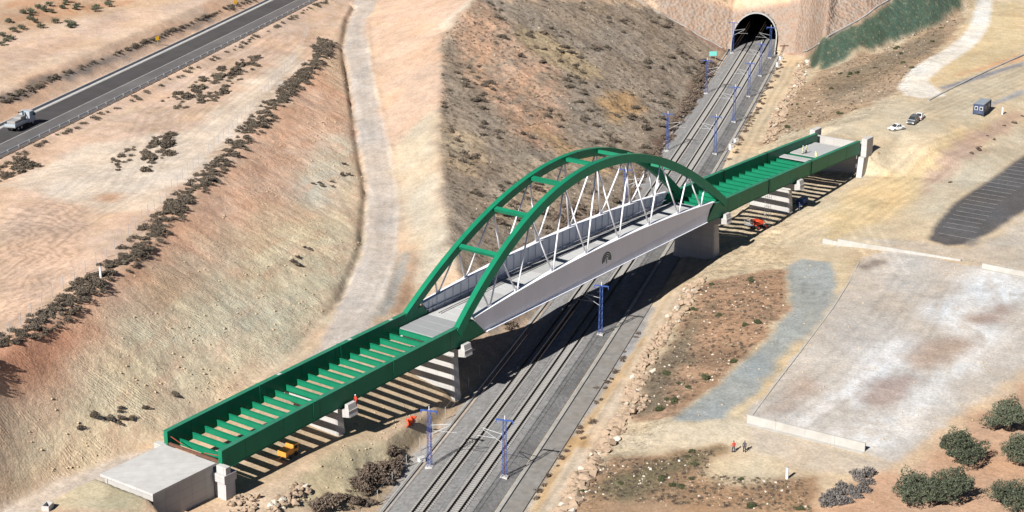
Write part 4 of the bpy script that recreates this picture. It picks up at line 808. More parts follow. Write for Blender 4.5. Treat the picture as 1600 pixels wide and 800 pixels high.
def sheet(name, poly, lift, m, nsub=18, kind='structure'):
    # a triangulated sheet laid on the ground
    bm = bmesh.new(); vs_ = [bm.verts.new((a, b_, 0)) for a, b_ in poly]; bm.faces.new(vs_); bmesh.ops.triangulate(bm, faces=bm.faces)
    bmesh.ops.subdivide_edges(bm, edges=bm.edges, cuts=nsub, use_grid_fill=True)
    for v in bm.verts:
        x, y = sn2xy(v.co.x, v.co.y); z = float(ground(v.co.x, v.co.y))+lift; v.co = (float(x), float(y), z)
    bmesh.ops.recalc_face_normals(bm, faces=bm.faces); me = bpy.data.meshes.new(name); bm.to_mesh(me); bm.free(); o = link(name, me, m); tag(o, kind=kind); return o
lot_poly = [(51.5,58.9),(49.5,62),(48.5,66),(51,69.5),(56,72.5),(66,76.5),(80,80),(100,84),(126,90),(124,78.5),(121,77.0),(100,70.2),(81,64.2),(65,61.2)]

def wall_n(s): return float(np.interp(s, [51.5,65,81,100,121],[58.9,61.2,64.2,70.2,77.0]))
tm = MB()
lines = [((s, wall_n(s)+.6), (s-2.2, wall_n(s)+7.2)) for s in np.arange(60, 122, 2.9)] + [((55.5,60.2),(51.8,70.6))]
for k_, (a, b_) in enumerate(lines):
    mb = MB(); pa, pb = gpos(*a, .085), gpos(*b_, .085); d = (pb-pa).normalized(); c = Vector((-d.y,d.x,0))*.06
    mid_p = [pa.lerp(pb, f) for f in (0,.25,.5,.75,1)]
    vs_ = []
    for q in mid_p:
        s_, n_2 = xy2sn(q.x, q.y); q.z = float(ground(s_, n_2))+.10; vs_ += [q-c, q+c]
    mb.add(vs_, [(2*i, 2*i+2, 2*i+3, 2*i+1) for i in range(4)]); o = mb.build('parking_marking', M['paint']); tag(o, kind='structure')
# ---------------------------------------------------------------- site container
M['cont'] = mat('container_blue', (.045,.065,.125), .5, .12, 1, dirt=(.09,.09,.10), dscale=.8)
M['contr'] = mat('container_roof', (.23,.26,.29), .5, .1, 1); M['glass'] = mat('window_glass', (.03,.035,.04), .08, .05, 1, spec=.8)
p_ = gxy(150.2,-11.6); b0 = math.atan2(-14.0+11.35, 157.08-150.44)
t = empty('site_container', gxy(153.4,-14.0), R(6)); tag(t, 'dark blue steel site container with small windows by the approach road', 'container')
m_ = MB(); Lc, Wc, Hc = 6.06, 2.44, 2.6
m_.box(-Lc/2+.05,Lc/2-.05,-Wc/2+.05,Wc/2-.05,.12,Hc-.05); m_.build('body', M['cont'], t)
for q in range(10):
    x = -Lc/2+.3+q*.56
    for sy in (-1,1): MB().box(x,x+.34,sy*Wc/2-sy*.05-.02,sy*Wc/2-sy*.05+.02,.25,Hc-.2).build('rib', M['cont'], t)
fr = MB()
for sx in (-1,1):
    for sy in (-1,1): fr.box(sx*Lc/2-.09,sx*Lc/2+.09,sy*Wc/2-.09,sy*Wc/2+.09,0,Hc)
for sy in (-1,1): fr.box(-Lc/2,Lc/2,sy*Wc/2-.08,sy*Wc/2+.08,Hc-.17,Hc-.004); fr.box(-Lc/2,Lc/2,sy*Wc/2-.07,sy*Wc/2+.07,.02,.2)
fr.build('frame', M['cont'], t); MB().box(-Lc/2-.02,Lc/2+.02,-Wc/2-.02,Wc/2+.02,Hc,Hc+.06).build('roof', M['contr'], t)
for x in (-1.6, 1.2):
    w = MB().box(x,x+.75,-Wc/2-.03,-Wc/2+.02,1.2,2.0).build('window', M['insul'], t); MB().box(x+.08,x+.67,-Wc/2-.045,-Wc/2-.032,1.28,1.92).build('pane', M['glass'], w)
for y0, nm in ((-1.0,'window'),(.2,'window')):
    w = MB().box(-Lc/2-.04,-Lc/2+.04,y0,y0+.75,1.15,2.0).build('window', M['insul'], t); MB().box(-Lc/2-.055,-Lc/2-.042,y0+.08,y0+.67,1.23,1.92).build('pane', M['glass'], w)
d_ = MB().box(-Lc/2-.04,-Lc/2+.02,-1.05,-.1,.2,1.05).build('door', M['cont'], t); MB().box(-Lc/2-.07,-Lc/2-.04,-.25,-.2,.6,.85).build('handle', M['steel'], d_)
# ---------------------------------------------------------------- cars
M['carw'] = mat('white_car_paint', (.74,.74,.74), .25, .03, 1, spec=.6); M['carg'] = mat('grey_car_paint', (.16,.165,.175), .28, .05, 1, spec=.6, metal=.4)
M['tyre'] = M['dark']; M['lamp'] = mat('lamp_glass', (.75,.75,.72), .15, .02, 1, spec=.8); M['lampr'] = mat('tail_lamp', (.35,.02,.015), .2, .05, 1, spec=.7); M['chrome'] = mat('rim_alloy', (.5,.5,.52), .3, .05, 1, metal=.8)
def car(name, loc, rz, paint, L_, W_, H_, suv, label):
    """body lofted along its length; windows, wheels, lamps are parts; the nose points to +X"""
    t = empty(name, loc, rz); tag(t, label, 'car', 'cars parked on the approach road'); hl = L_/2
    belt = H_*.60
    prof = [(-hl,.36,belt*.86,.88),(-hl+.08,.26,belt*.98,.95),(-hl+.5,.22,belt*1.03,1),(0,.2,belt*1.0,1),(hl*.45,.2,belt*.97,1),(hl-.55,.22,belt*.84,.98),(hl-.12,.26,belt*.72,.92),(hl,.36,belt*.6,.82)]
    rings = []
    for x, z0, z1, w in prof:
        a = W_/2*w; rings.append([(x,-a*.94,z0),(x,a*.94,z0),(x,a,z0+(z1-z0)*.5),(x,a*.93,z1-.03),(x,a*.8,z1),(x,-a*.8,z1),(x,-a*.93,z1-.03),(x,-a,z0+(z1-z0)*.5)])
    body = MB().loft(rings).build('body', paint, t, smooth=False, bevel=.03)
    xr = -hl+.12 if suv else -hl+.75; xf = hl*.50
    rx0, rx1 = xr+(.30 if suv else .75), xf-.85; w0, w1 = W_/2*.9, W_/2*.72
    cab = [[(xr,-w0,belt*.96),(xr,w0,belt*.96)],[(xf,-w0,belt*.95),(xf,w0,belt*.95)]]
    rz0 = H_
    v = [(xr,-w0,belt*.94),(xf,-w0,belt*.94),(xf,w0,belt*.94),(xr,w0,belt*.94),(rx0,-w1,rz0),(rx1,-w1,rz0-.03),(rx1,w1,rz0-.03),(rx0,w1,rz0)]
    MB().add(v, [(3,2,1,0),(4,5,6,7),(0,1,5,4),(1,2,6,5),(2,3,7,6),(3,0,4,7)]).build('cabin', paint, t, bevel=.06)
    def pane(nm, q, c, out=.018):
        q = [Vector(p_) for p_ in q]; cen = sum(q, Vector())/4; n = (q[1]-q[0]).cross(q[2]-q[0]).normalized()
        if n.dot(cen-Vector((0,0,belt))) < 0: n = -n
        q = [cen+(p_-cen)*c+n*out for p_ in q]; MB().add(q+[p_-n*.03 for p_ in q], [(0,1,2,3),(7,6,5,4),(0,4,5,1),(1,5,6,2),(2,6,7,3),(3,7,4,0)]).build(nm, M['glass'], t)
    V_ = [Vector(p_) for p_ in v]
    pane('windscreen', [V_[1],V_[2],V_[6],V_[5]], .86); pane('rear_window', [V_[3],V_[0],V_[4],V_[7]], .82)
    for a, b_, c, d in ((0,1,5,4),(3,2,6,7)):
        m0, m1 = V_[a].lerp(V_[b_], .52), V_[d].lerp(V_[c], .52); pane('side_window', [V_[a],m0,m1,V_[d]], .84); pane('side_window', [m0,V_[b_],V_[c],m1], .84)
    for x in (-hl*.62, hl*.62):
        for sy in (-1,1):
            y = sy*(W_/2-.1); r = .34 if not suv else .37
            w = MB().tube((x,y-.1*sy,r),(x,y+.11*sy,r),r,k=18).build('wheel', M['tyre'], t); MB().tube((x,y+.1*sy,r),(x,y+.125*sy,r),r*.62,k=12).build('rim', M['chrome'], w)
    for sy in (-1,1):
        MB().box(hl-.13,hl+.0,sy*W_*.36-.2,sy*W_*.36+.2,belt*.62-.1,belt*.62+.08).build('headlight', M['lamp'], t); MB().box(-hl-.012,-hl+.1,sy*W_*.38-.12,sy*W_*.38+.12,belt*.7-.15,belt*.7+.15).build('tail_light', M['lampr'], t)
        MB().box(xf-.75,xf-.6,sy*W_/2*.98-.1,sy*W_/2*.98+.1,belt*.95,belt*1.1).build('mirror', paint, t, bevel=.02)
    MB().box(hl-.06,hl+.014,-W_*.22,W_*.22,belt*.42,belt*.56).build('grille', M['dark'], t)
    return t
car('parked_car', gxy(125.2,-4.6), R(158), M['carw'], 4.0, 1.72, 1.46, False, 'small white hatchback parked alone at the sandy edge near the abutment')
car('parked_car', gxy(133.6,-5.0), R(188), M['carg'], 4.9, 1.9, 1.78, True, 'dark grey off-roader parked between the two white cars')
car('parked_car', gxy(138.4,-4.6), R(12), M['carw'], 4.2, 1.76, 1.5, False, 'white car half hidden behind the dark grey off-roader')
# ---------------------------------------------------------------- lorry on the motorway
M['cabw'] = mat('lorry_white', (.34,.38,.42), .35, .05, 1, dirt=(.5,.5,.5), damt=.3); M['cabb'] = mat('lorry_blue_glass', (.16,.30,.42), .15, .08, 1, spec=.8); M['bed'] = mat('lorry_bed', (.27,.265,.26), .6, .12, 1, dirt=(.35,.33,.3)); M['chassis'] = mat('chassis_black', (.02,.02,.022), .7, .1, 1)
x, y = sn2xy(24.8,-125.2); x2, y2 = sn2xy(25.8,-125.2); t = empty('lorry', (float(x),float(y),HZ+.012), math.atan2(float(y2-y),float(x2-x))); tag(t, 'white flatbed lorry with blue side glass driving on the motorway', 'lorry')
MB().box(-4.2,3.6,-.5,.5,.6,.95).build('chassis', M['chassis'], t)
MB().box(1.2,3.8,-1.18,1.18,.7,1.3).build('bumper', M['cabw'], t, bevel=.05)
cb = MB().loft([[(x,-w,z0),(x,w,z0),(x,w,z1),(x,-w,z1)] for x, w, z0, z1 in ((1.45,1.18,1.2,3.0),(3.2,1.18,1.2,3.0),(3.75,1.12,1.2,2.15))]).build('cab', M['cabw'], t, bevel=.06)
for sy in (-1,1): MB().box(2.0,3.2,sy*1.19-.012,sy*1.19+.012,1.95,2.8).build('side_window', M['cabb'], cb)
MB().add([(3.30,-1.0,2.85),(3.30,1.0,2.85),(3.74,1.0,2.2),(3.74,-1.0,2.2),(3.33,-1.0,2.9),(3.33,1.0,2.9),(3.78,1.0,2.22),(3.78,-1.0,2.22)],[(0,1,2,3),(7,6,5,4),(0,4,5,1),(1,5,6,2),(2,6,7,3),(3,7,4,0)]).build('windscreen', M['glass'], cb)
MB().box(-4.4,.9,-1.22,1.22,1.0,1.2).build('flatbed', M['bed'], t)
for sy in (-1,1): MB().box(-4.4,.9,sy*1.2-.03,sy*1.2+.03,1.2,1.75).build('side_board', M['cabb'] if sy > 0 else M['cabw'], t)
MB().box(-4.43,-4.37,-1.2,1.2,1.2,1.75).build('tail_board', M['cabw'], t)
cg = MB().box(-3.9,-1.6,-.95,.95,1.2,2.2).box(-1.5,.3,-.9,.9,1.2,2.55).build('cargo', M['bed'], t, bevel=.05)
MB().tube((.95,0,1.2),(.95,0,3.2),.16,k=8).tube((.95,0,3.1),(-.9,0,3.35),.11,k=8).build('crane_arm', M['chassis'], t)
for x in (2.6,-1.8,-3.1):
    for sy in (-1,1):
        w = MB().tube((x,sy*.78,.5),(x,sy*1.12,.5),.5,k=18).build('wheel', M['tyre'], t); MB().tube((x,sy*1.1,.5),(x,sy*1.14,.5),.28,k=10).build('rim', M['chrome'], w)
for sy in (-1,1): MB().box(3.74,3.83,sy*.9-.18,sy*.9+.18,.85,1.1).build('headlight', M['lamp'], t); MB().box(2.9,3.3,sy*1.38-.1,sy*1.38+.1,1.9,2.5).build('mirror', M['chassis'], t)
# ---------------------------------------------------------------- site machines and clutter
M['mach'] = mat('machine_orange', (.62,.27,.05), .5, .1, 2, dirt=(.4,.2,.08)); M['machr'] = mat('machine_red', (.70,.085,.03), .45, .08, 2); M['bluep'] = mat('plastic_blue', (.03,.07,.2), .5, .1, 2)
t = empty('compressor', gxy(-80.3,-3.9), R(5)); tag(t, 'orange site compressor on wheels under the open bridge beams', 'compressor')
MB().box(-1.5,.25,-.75,.75,.45,1.35).build('housing', M['mach'], t, bevel=.06); MB().box(.28,1.5,-.72,.72,.45,1.75).build('engine_cover', M['mach'], t, bevel=.06); MB().box(.5,1.3,-.73,.73,1.0,1.5).build('vent', M['chassis'], t)
for sx in (-.8,.8):
    for sy in (-.8,.8): MB().tube((sx,sy-.08,.32),(sx,sy+.08,.32),.32,k=14).build('wheel', M['tyre'], t)
MB().tube((-1.5,0,.5),(-2.4,0,.4),.05).build('tow_bar', M['steel'], t)
t = empty('boom_lift', gxy(61.5,-3.4), R(-12)); tag(t, 'red boom lift with black tyres parked in the beam shadows', 'boom lift')
MB().box(-1.5,1.5,-.9,.9,.45,.85).build('chassis', M['chassis'], t, bevel=.05); MB().loft([[(x,-.85,.86),(x,.85,.86),(x,.7,z),(x,-.7,z)] for x, z in ((-1.6,1.4),(-.6,1.75),(.6,1.7),(1.3,1.3))]).build('turret', M['machr'], t, bevel=.06)
for sx in (-1.1,1.1):
    for sy in (-1,1): w = MB().tube((sx,sy*.85,.45),(sx,sy*1.2,.45),.45,k=16).build('wheel', M['tyre'], t); MB().tube((sx,sy*1.18,.45),(sx,sy*1.22,.45),.22,k=10).build('rim', M['machr'], w)
bo = MB().beam((.6,0,1.6),(-2.2,.2,2.1),.3,.35).build('boom', M['machr'], t); cgm = MB()
for a_, b_ in (((-3.4,-.6),(-3.4,.8)),((-3.4,.8),(-2.3,.8)),((-2.3,.8),(-2.3,-.6)),((-2.3,-.6),(-3.4,-.6))):
    for z in (1.2,1.8,2.3): cgm.tube((*a_,z),(*b_,z),.04,k=5)
    cgm.tube((*a_,1.2),(*a_,2.3),.04,k=5)
cgm.box(-3.4,-2.3,-.6,.8,1.15,1.22); cgm.build('cage', M['steel'], t)
t = empty('suspended_scaffold', (62.2,-5.0,float(gxy(62.2,-5.0).z))); tag(t, 'slim steel access tower standing beside the red boom lift', 'scaffold')
sc_m = MB()
for sx in (-.45,.45):
    for sy in (-.45,.45): sc_m.tube((sx,sy,0),(sx,sy,7.6),.035,k=5)
sc_m.build('standard', M['steel'], t); lg = MB()
for z in np.arange(.5,7.6,1.0): lg.tube((-.45,-.45,z),(.45,-.45,z+.0),.03,k=5); lg.tube((-.45,.45,z),(.45,.45,z),.03,k=5); lg.tube((-.45,-.45,z),(-.45,.45,z+.5),.03,k=5)
lg.build('ledger', M['steel'], t)
t = empty('storage_tank', gxy(79.5,-4.2), R(0)); tag(t, 'dark blue storage tank in the shade behind the far pier', 'tank'); MB().loft([[(x,-.8,.3),(x,.8,.3),(x,.9,.9),(x,.65,1.4),(x,-.65,1.4),(x,-.9,.9)] for x in (-1.2,1.2)]).build('tank_body', M['bluep'], t, bevel=.05); MB().box(-1.1,1.1,-.7,.7,0,.3).build('skid', M['chassis'], t)
# red cloth sheet heap by the mast
t = empty('red_barrier_net', gpos(-57.6,-11.2)); tag(t, 'crumpled red barrier net on stakes beside the blue mast', 'barrier net')
v = []; f = []; k = 9
for i in range(k):
    for j in range(5): v.append((-.9+1.8*i/(k-1)+random.uniform(-.1,.1), random.uniform(-.35,.35)+.25*math.sin(i*1.3), .35+j*.32+random.uniform(-.08,.08)))
for i in range(k-1):
    for j in range(4): f.append((i*5+j,i*5+5+j,i*5+6+j,i*5+1+j))
o = MB().add(v, f).build('net', M['machr'], t, smooth=True); sd = o.modifiers.new('thick','SOLIDIFY'); sd.thickness = .12
for q in (-.8,0,.8): MB().tube((q,0,-.2),(q,.1,1.75),.035,k=5).build('stake', M['steel'], t)
# white marker posts
for k_, lb in enumerate(('white marker post among the crest bushes above the cut','white marker post by the bushes beyond the blue container','white marker post near the scrub below the yard wall')):
    s, n, z = SPOTS['marker'][k_]; t = empty('marker_post', gpos(s, n)); tag(t, lb, 'post', 'white marker posts'); MB().tube((0,0,-.2),(0,0,1.75),.2,.2,k=10).build('shaft', M['insul'], t); MB().tube((0,0,1.75),(0,0,1.83),.22,.16,k=10).build('cap', M['chan'], t)
t = empty('manhole_box', gpos(-109.8,-41.6), .4); tag(t, 'small white concrete box with dark opening on the earth behind the slab', 'concrete box'); MB().box(-.7,.7,-.5,-.38,0,.7).box(-.7,.7,.38,.5,0,.7).box(-.7,-.58,-.38,.38,0,.7).box(.58,.7,-.38,.38,0,.7).build('box_wall', M['concw'], t); MB().box(-.57,.57,-.37,.37,.0,.1).build('floor', M['chassis'], t)
M['turq'] = mat('turquoise_sign', (.16,.55,.50), .5, .05, 2)
t = empty('information_sign', gpos(212.5,-9.6,-.2), PHI-.45); tag(t, 'turquoise sign board on two posts near the tunnel mouth', 'sign'); MB().box(-.05,.05,-1.1,1.1,1.1,2.4).build('board', M['turq'], t)
for q in (-.8,.8): MB().tube((.08,q,-.3),(.08,q,2.3),.05).build('post', M['steel'], t)
# ---------------------------------------------------------------- boulder walls and rubble
M['stone'] = mat('boulder_stone', alb(190,166,142), .95, .24, .9, dirt=alb(132,118,108), dscale=.5, damt=.6, bump=.5, bscale=3)
M['stonew'] = mat('boulder_pale', alb(224,214,198), .95, .15, .9, dirt=alb(170,156,140), dscale=.5, damt=.5, bump=.4, bscale=3)
def boulder_mesh(k):
    rnd = random.Random(k); bm = bmesh.new(); sx, sy, sz = rnd.uniform(.8,1.3), rnd.uniform(.7,1.0), rnd.uniform(.55,.85)
    for i in range(14):
        v = Vector((rnd.gauss(0,1), rnd.gauss(0,1), rnd.gauss(0,1))).normalized()*rnd.uniform(.85,1.05); bm.verts.new((v.x*sx/2, v.y*sy/2, v.z*sz/2))
    bmesh.ops.convex_hull(bm, input=bm.verts); bmesh.ops.delete(bm, geom=[v for v in bm.verts if not v.link_faces], context='VERTS')
    bmesh.ops.recalc_face_normals(bm, faces=bm.faces); me = bpy.data.meshes.new('boulder'); bm.to_mesh(me); bm.free(); return me
BM_ = [boulder_mesh(k) for k in range(10)]; BW_ = [boulder_mesh(20+k) for k in range(4)]
for m_ in BM_: m_.materials.append(M['stone'])
for m_ in BW_: m_.materials.append(M['stonew'])
def boulders(label, spots, name='boulder_wall', cat='boulder wall'):
    c = gpos(*spots[0][:2]); t = empty(name, c); tag(t, label, cat)
    for s, n, sz in spots:
        p = gpos(s, n); o = link('boulder', random.choice(BM_ if random.random() < .93 else BW_), None, t, p-c+Vector((0,0,sz*random.uniform(.05,.4))))
        o.scale = (sz,)*3; o.rotation_euler = (random.uniform(-.5,.5), random.uniform(-.5,.5), random.uniform(0,6.3))
def bline(s0, s1, n0, n1, k, lo, hi, wob=0):
    out = []
    for i in range(k):
        s = random.uniform(s0, s1); out.append((s, random.uniform(n0, n1)+wob*math.sin(s/9), random.uniform(lo, hi)))
    return sorted(out)
boulders('heaped rubble boulder wall along the dirt track in front of the foreground scrub', bline(-84,-43,16.4,19.8,250,.8,2.1,.5))
boulders('rubble boulder wall along the dirt track below the brown scrub slope', bline(-37,22,15.6,19.0,298,.7,1.7,.5))
boulders('weathered rubble boulder wall below the dry slope near the tunnel', bline(122,214,15.3,19.2,298,.8,1.8,.6))
boulders('pale rubble heap at the gap between the two boulder walls', bline(-44,-36,16.5,21.5,70,.4,1.2), 'rubble_heap', 'rubble')
boulders('rubble heap at the foot of the slab-topped abutment', bline(-101,-90,-24.5,-20.5,90,.4,1.3), 'rubble_heap', 'rubble')
boulders('broken rock edge of the bench beside the orange compressor', bline(-93,-83,-19.2,-16.6,70,.5,1.4), 'rock_scarp', 'rocks')
# ---------------------------------------------------------------- plants
def clump(seed, n, rx, rz, leaf, flat=.0, stems=7, core=True, hole=.0):
    """leaf-sized faces spread through a lumpy crown, on thin stems"""
    rng = np.random.default_rng(seed); lobes = rng.normal(0, 1, (7,3)); lobes /= np.linalg.norm(lobes, axis=1)[:,None]; lobes[:,2] = np.abs(lobes[:,2]); w = rng.uniform(.75,1.2,7)
    d = rng.normal(0,1,(n,3)); d /= np.linalg.norm(d,axis=1)[:,None]; d[:,2] = np.abs(d[:,2])*rng.choice([1,1,1,-.35],n)
    rr = np.max((d@lobes.T)**3*w, axis=1); rr = np.clip(rr,.45,1.15); rr *= rng.uniform(.55,1.05,n)**.6
    c = d*rr[:,None]*np.array([rx,rx,rz]); c[:,2] += rz*.25
    a = rng.normal(0,1,(n,3)); a /= np.linalg.norm(a,axis=1)[:,None]; b = np.cross(a, rng.normal(0,1,(n,3))); b /= np.linalg.norm(b,axis=1)[:,None]
    sz = leaf*rng.uniform(.5,1.3,n)[:,None]; V = np.stack([c-a*sz, c+b*sz*.55, c+a*sz, c-b*sz*.55],1).reshape(-1,3); F = np.arange(4*n).reshape(n,4)
    return V, F
def shrub_mesh(seed, n, rx, rz, leaf, m, stem_m):
    V, F = clump(seed, n, rx, rz, leaf); me = np_mesh('shrub', V, F); me.materials.append(m); return me
LM = {'dark': leaf_mat('dry_shrub_leaf', (.062,.050,.040), (.20,.165,.125)), 'brown': leaf_mat('brown_twigs', (.075,.055,.044), (.22,.17,.13)), 'green': leaf_mat('olive_shrub_leaf', (.045,.055,.026), (.12,.125,.065)), 'grey': leaf_mat('grey_twigs', (.10,.09,.085), (.22,.20,.185)), 'olive': leaf_mat('olive_tree_leaf', (.036,.046,.028), (.14,.155,.105)), 'straw': leaf_mat('dry_grass_straw', (.13,.10,.065), (.30,.24,.16))}
SH = {k: [shrub_mesh(100+10*i+j, nn, 1.0, .62, lf, LM[k], None) for j in range(4)] for i, (k, nn, lf) in enumerate((('dark',1000,.105),('brown',900,.10),('green',1000,.10),('grey',850,.095)))}
NSH = [0]
def shrub(kind, s, n, r, label, group, h=1.0, lo=0, hi=0):
    if hi: f = (r-lo)/(hi-lo); label = ('large ' if f > .67 else 'small ' if f < .33 else 'medium ')+(label.split(' ', 1)[1] if label.startswith(('small ','low ')) else label)
    o = link('shrub', random.choice(SH[kind]), None, None, gpos(s, n, -.08*r)); o.scale = (r*random.uniform(.85,1.2), r*random.uniform(.85,1.2), r*h*random.uniform(.8,1.2)); o.rotation_euler = (0,0,random.uniform(0,6.3))
    tag(o, label, 'shrub', group); NSH[0] += 1; return o
def in_patch(key, k):
    P = np.array(PATCH[key]); out = []
    lo, hi = P.min(0), P.max(0); tries = 0
    while len(out) < k and tries < 200:
        a = RNG.uniform(lo, hi, (400,2)); m = inpoly(a[:,0], a[:,1], PATCH[key]); out += [tuple(map(float,q)) for q in a[m]]; tries += 1
    return out[:k]
crest_extra = []
for s in np.arange(-100, 137, 2.0):                   # the row along the crest of the cut
    n = float(line_n(10, s)); gap = vn(np.array([s/6.]), np.array([3.3]), 5)[0]
    if gap > .14: shrub('dark', s+random.uniform(-1,1), n-random.uniform(.2,2.2), random.uniform(.8,1.7), 'dark bush in the crest row of the cut '+('above the slab-topped abutment' if s < -40 else 'by its pale middle' if s < 45 else 'towards the dirt road bend'), 'bushes along the crest of the cut', .72, lo=.8, hi=1.7)
    for q in range(int(15*max(0,gap-.08))): crest_extra.append((s+random.uniform(-1.4,1.4), n-random.uniform(-1.2,3.6)))
for key, k, kind, lo, hi, lb, g in (('A',26,'dark',.9,1.8,'low dark bush in the larger patch on the dirt plateau','bushes in the larger plateau patch'),('B',16,'dark',.9,1.7,'dark bush in the small oval clump on the dirt plateau','bushes in the small plateau clump'),
        ('C',10,'dark',.9,1.6,'dark bush beside the end of the guardrail','bushes by the guardrail end'),('D',6,'dark',.5,.9,'small sparse bush beside the oval clump on the plateau','sparse bushes on the plateau'),
        ('thicket',34,'brown',1.0,2.1,'brown leafless bush in the thicket below the bench','bushes of the brown thicket'),('grey',16,'grey',1.0,1.9,'grey leafless bush in the thicket below the yard wall','bushes of the grey thicket'),
        ('rs1',14,'green',.6,1.25,'small olive green bush on the brown slope above the boulder wall','bushes on the brown slope'),('fg',12,'green',.5,1.0,'small bush on the foreground scrub slope','bushes on the foreground slope'),
        ('rs2',18,'green',.6,1.1,'small bush on the dry slope below the green netting','bushes on the dry slope below the netting'),('slopeveg',5,'dark',.5,.9,'small dry bush halfway down the pale cut slope','bushes on the cut slope'),('slopeveg2',10,'dark',.5,.9,'small dry bush near the foot of the cut slope','bushes at the cut foot'),
        ('slopeveg3',8,'dark',.5,.9,'small dry bush on the pale upper part of the cut slope','bushes on the upper cut slope'),('edgeR',10,'brown',.4,.9,'small brown bush on the bank above the parking bays','bushes on the parking bank')):
    for s, n in in_patch(key, k): shrub(kind, s, n, random.uniform(lo, hi), lb, g, lo=lo, hi=hi)
hs = [q for q in in_patch('hill1', 420) if vn(np.array([q[0]/11]), np.array([q[1]/8]), 77)[0] > .42]
hill_extra = hs[70:260]; hs = hs[:70]
for s, n in hs: shrub(random.choice(('dark','dark','brown')), s, n, random.uniform(1.0,1.8), 'dark dry bush on the scrubby hillside '+('behind the arch' if s < 70 else 'above the masts' if n > -35 else 'near its top'), 'bushes scattered on the hillside', .75, lo=1.0, hi=1.8)
# what is left of the scrub, too much of it to count
def joined(name, spots, kind, lo, hi, label, n_leaf=190, leaf=.15, hgt=.6):
    Vs, Fs, o_ = [], [], 0; base = [clump(900+i, n_leaf, 1.0, hgt, leaf) for i in range(6)]
    if not spots: return
    sp = np.array(spots); x, y = sn2xy(sp[:,0], sp[:,1]); z = ground(sp[:,0], sp[:,1])
    for i in range(len(sp)):
        V, F = base[i % 6]; r = random.uniform(lo, hi); a = random.uniform(0, 6.3); c, s_ = math.cos(a), math.sin(a)
        W = V*r; Vs.append(np.stack([W[:,0]*c-W[:,1]*s_+x[i], W[:,0]*s_+W[:,1]*c+y[i], W[:,2]+z[i]-.05], 1)); Fs.append(F+o_); o_ += len(V)
    o = link(name, np_mesh(name, np.concatenate(Vs), np.concatenate(Fs)), LM[kind]); tag(o, label, 'scrub', kind='stuff')
joined('crest_scrub', crest_extra, 'dark', .5, 1.1, 'low dry scrub between the bushes along the crest of the cut')
joined('hill_bushes', hill_extra, 'dark', .7, 1.4, 'smaller dark bushes dotted over the scrubby hillside')
joined('patch_scrub', in_patch('A',120)+in_patch('B',40)+in_patch('C',30)+in_patch('D',14), 'dark', .4, .9, 'low dry scrub in the patches on the dirt plateau')
joined('foot_scrub', [q for q in in_patch('foot', 170)], 'brown', .8,1.7, 'reddish brown thicket along the hillside foot by the tracks')
joined('foot_scrub', [(random.uniform(-10,60), -random.uniform(9.5,17)) for _ in range(90)], 'brown', .7,1.4, 'brown scrub under the arch span by the hillside foot')
joined('bank_scrub', in_patch('hwtop', 170)+[(random.uniform(-10,185), -115.2+random.uniform(-.4,.9)) for _ in range(120)], 'dark', .45,.95, 'low dark scrub along both edges of the motorway')
joined('ditch_scrub', [(random.uniform(-90,-2), 11.9+random.uniform(-1,1)**3*1.6) for _ in range(34)]+[(random.uniform(110,222), random.uniform(8.8,11)) for _ in range(90)], 'brown', .35,.9, 'rusty dry weeds along the ditch by the dirt track')
joined('hill_scrub', [q for q in in_patch('hill1', 2600) if vn(np.array([q[0]/7]), np.array([q[1]/5]), 31)[0] > .36], 'dark', .18,.52, 'dry tufts covering the hillside above the tracks', 46, .24)
joined('hill_grass', in_patch('hill1', 1500), 'straw', .2,.5, 'straw coloured grass tufts covering the hillside', 36, .24)
joined('slope_scrub', in_patch('rs1', 420)+in_patch('fg', 420)+in_patch('rs2', 420), 'brown', .18,.5, 'dry brown tufts on the slopes beside the dirt track', 46, .24)
joined('slope_grass', in_patch('rs1', 260)+in_patch('fg', 300)+in_patch('rs2', 300)+in_patch('thicket', 120), 'straw', .2,.5, 'straw grass tufts on the slopes beside the dirt track', 36, .24)
# loose stones lying on cut slope, banks and yard
def stones(name, spots, lo, hi, m, label):
    sp = np.array(spots); x, y = sn2xy(sp[:,0], sp[:,1]); z = ground(sp[:,0], sp[:,1]); base = [(np.array([v.co[:] for v in b_.vertices]), [tuple(p_.vertices) for p_ in b_.polygons]) for b_ in BM_[:5]]
    Vs, Fs, o_ = [], [], 0
    for i in range(len(sp)):
        V, F = base[i % 5]; r = lo+(hi-lo)*random.random()**2.5; a = random.uniform(0,6.3); c, s_ = math.cos(a), math.sin(a); W = V*r
        Vs.append(np.stack([W[:,0]*c-W[:,1]*s_+x[i], W[:,0]*s_+W[:,1]*c+y[i], W[:,2]+z[i]+r*.1], 1)); Fs.append(np.array(F)+o_); o_ += len(V)
    tag(link(name, np_mesh(name, np.concatenate(Vs), np.concatenate(Fs)), m), label, 'stones', kind='stuff')
cs = []
for s in np.random.default_rng(4).uniform(-105, 120, 1700):
    f = random.random()**.7; n = float(line_n(10, s)*(1-f)+line_n(11, s)*f)
    if vn(np.array([s/9]), np.array([n/7]), 19)[0] > .58: cs.append((s, n))
M['clod'] = mat('earth_clod', alb(206,184,152), .95, .2, 1)
stones('loose_stones', cs, .12, .55, M['clod'], 'loose clods and stones lying on the cut slope')
stones('loose_stones', [q_ for q_ in ((random.uniform(-100,120), random.uniform(20,75)) for _ in range(900)) if not (q_[0] > 44 and q_[1] > 56)]+[(random.uniform(-90,-50), -random.uniform(11,19)) for _ in range(260)], .12, .5, M['clod'], 'loose stones scattered over yard, banks and bench')
stones('loose_stones', in_patch('hill1', 260)+in_patch('rs1', 200)+in_patch('rs2', 200)+in_patch('fg', 160), .15, .6, M['stonew'], 'pale stones scattered over the dry slopes')
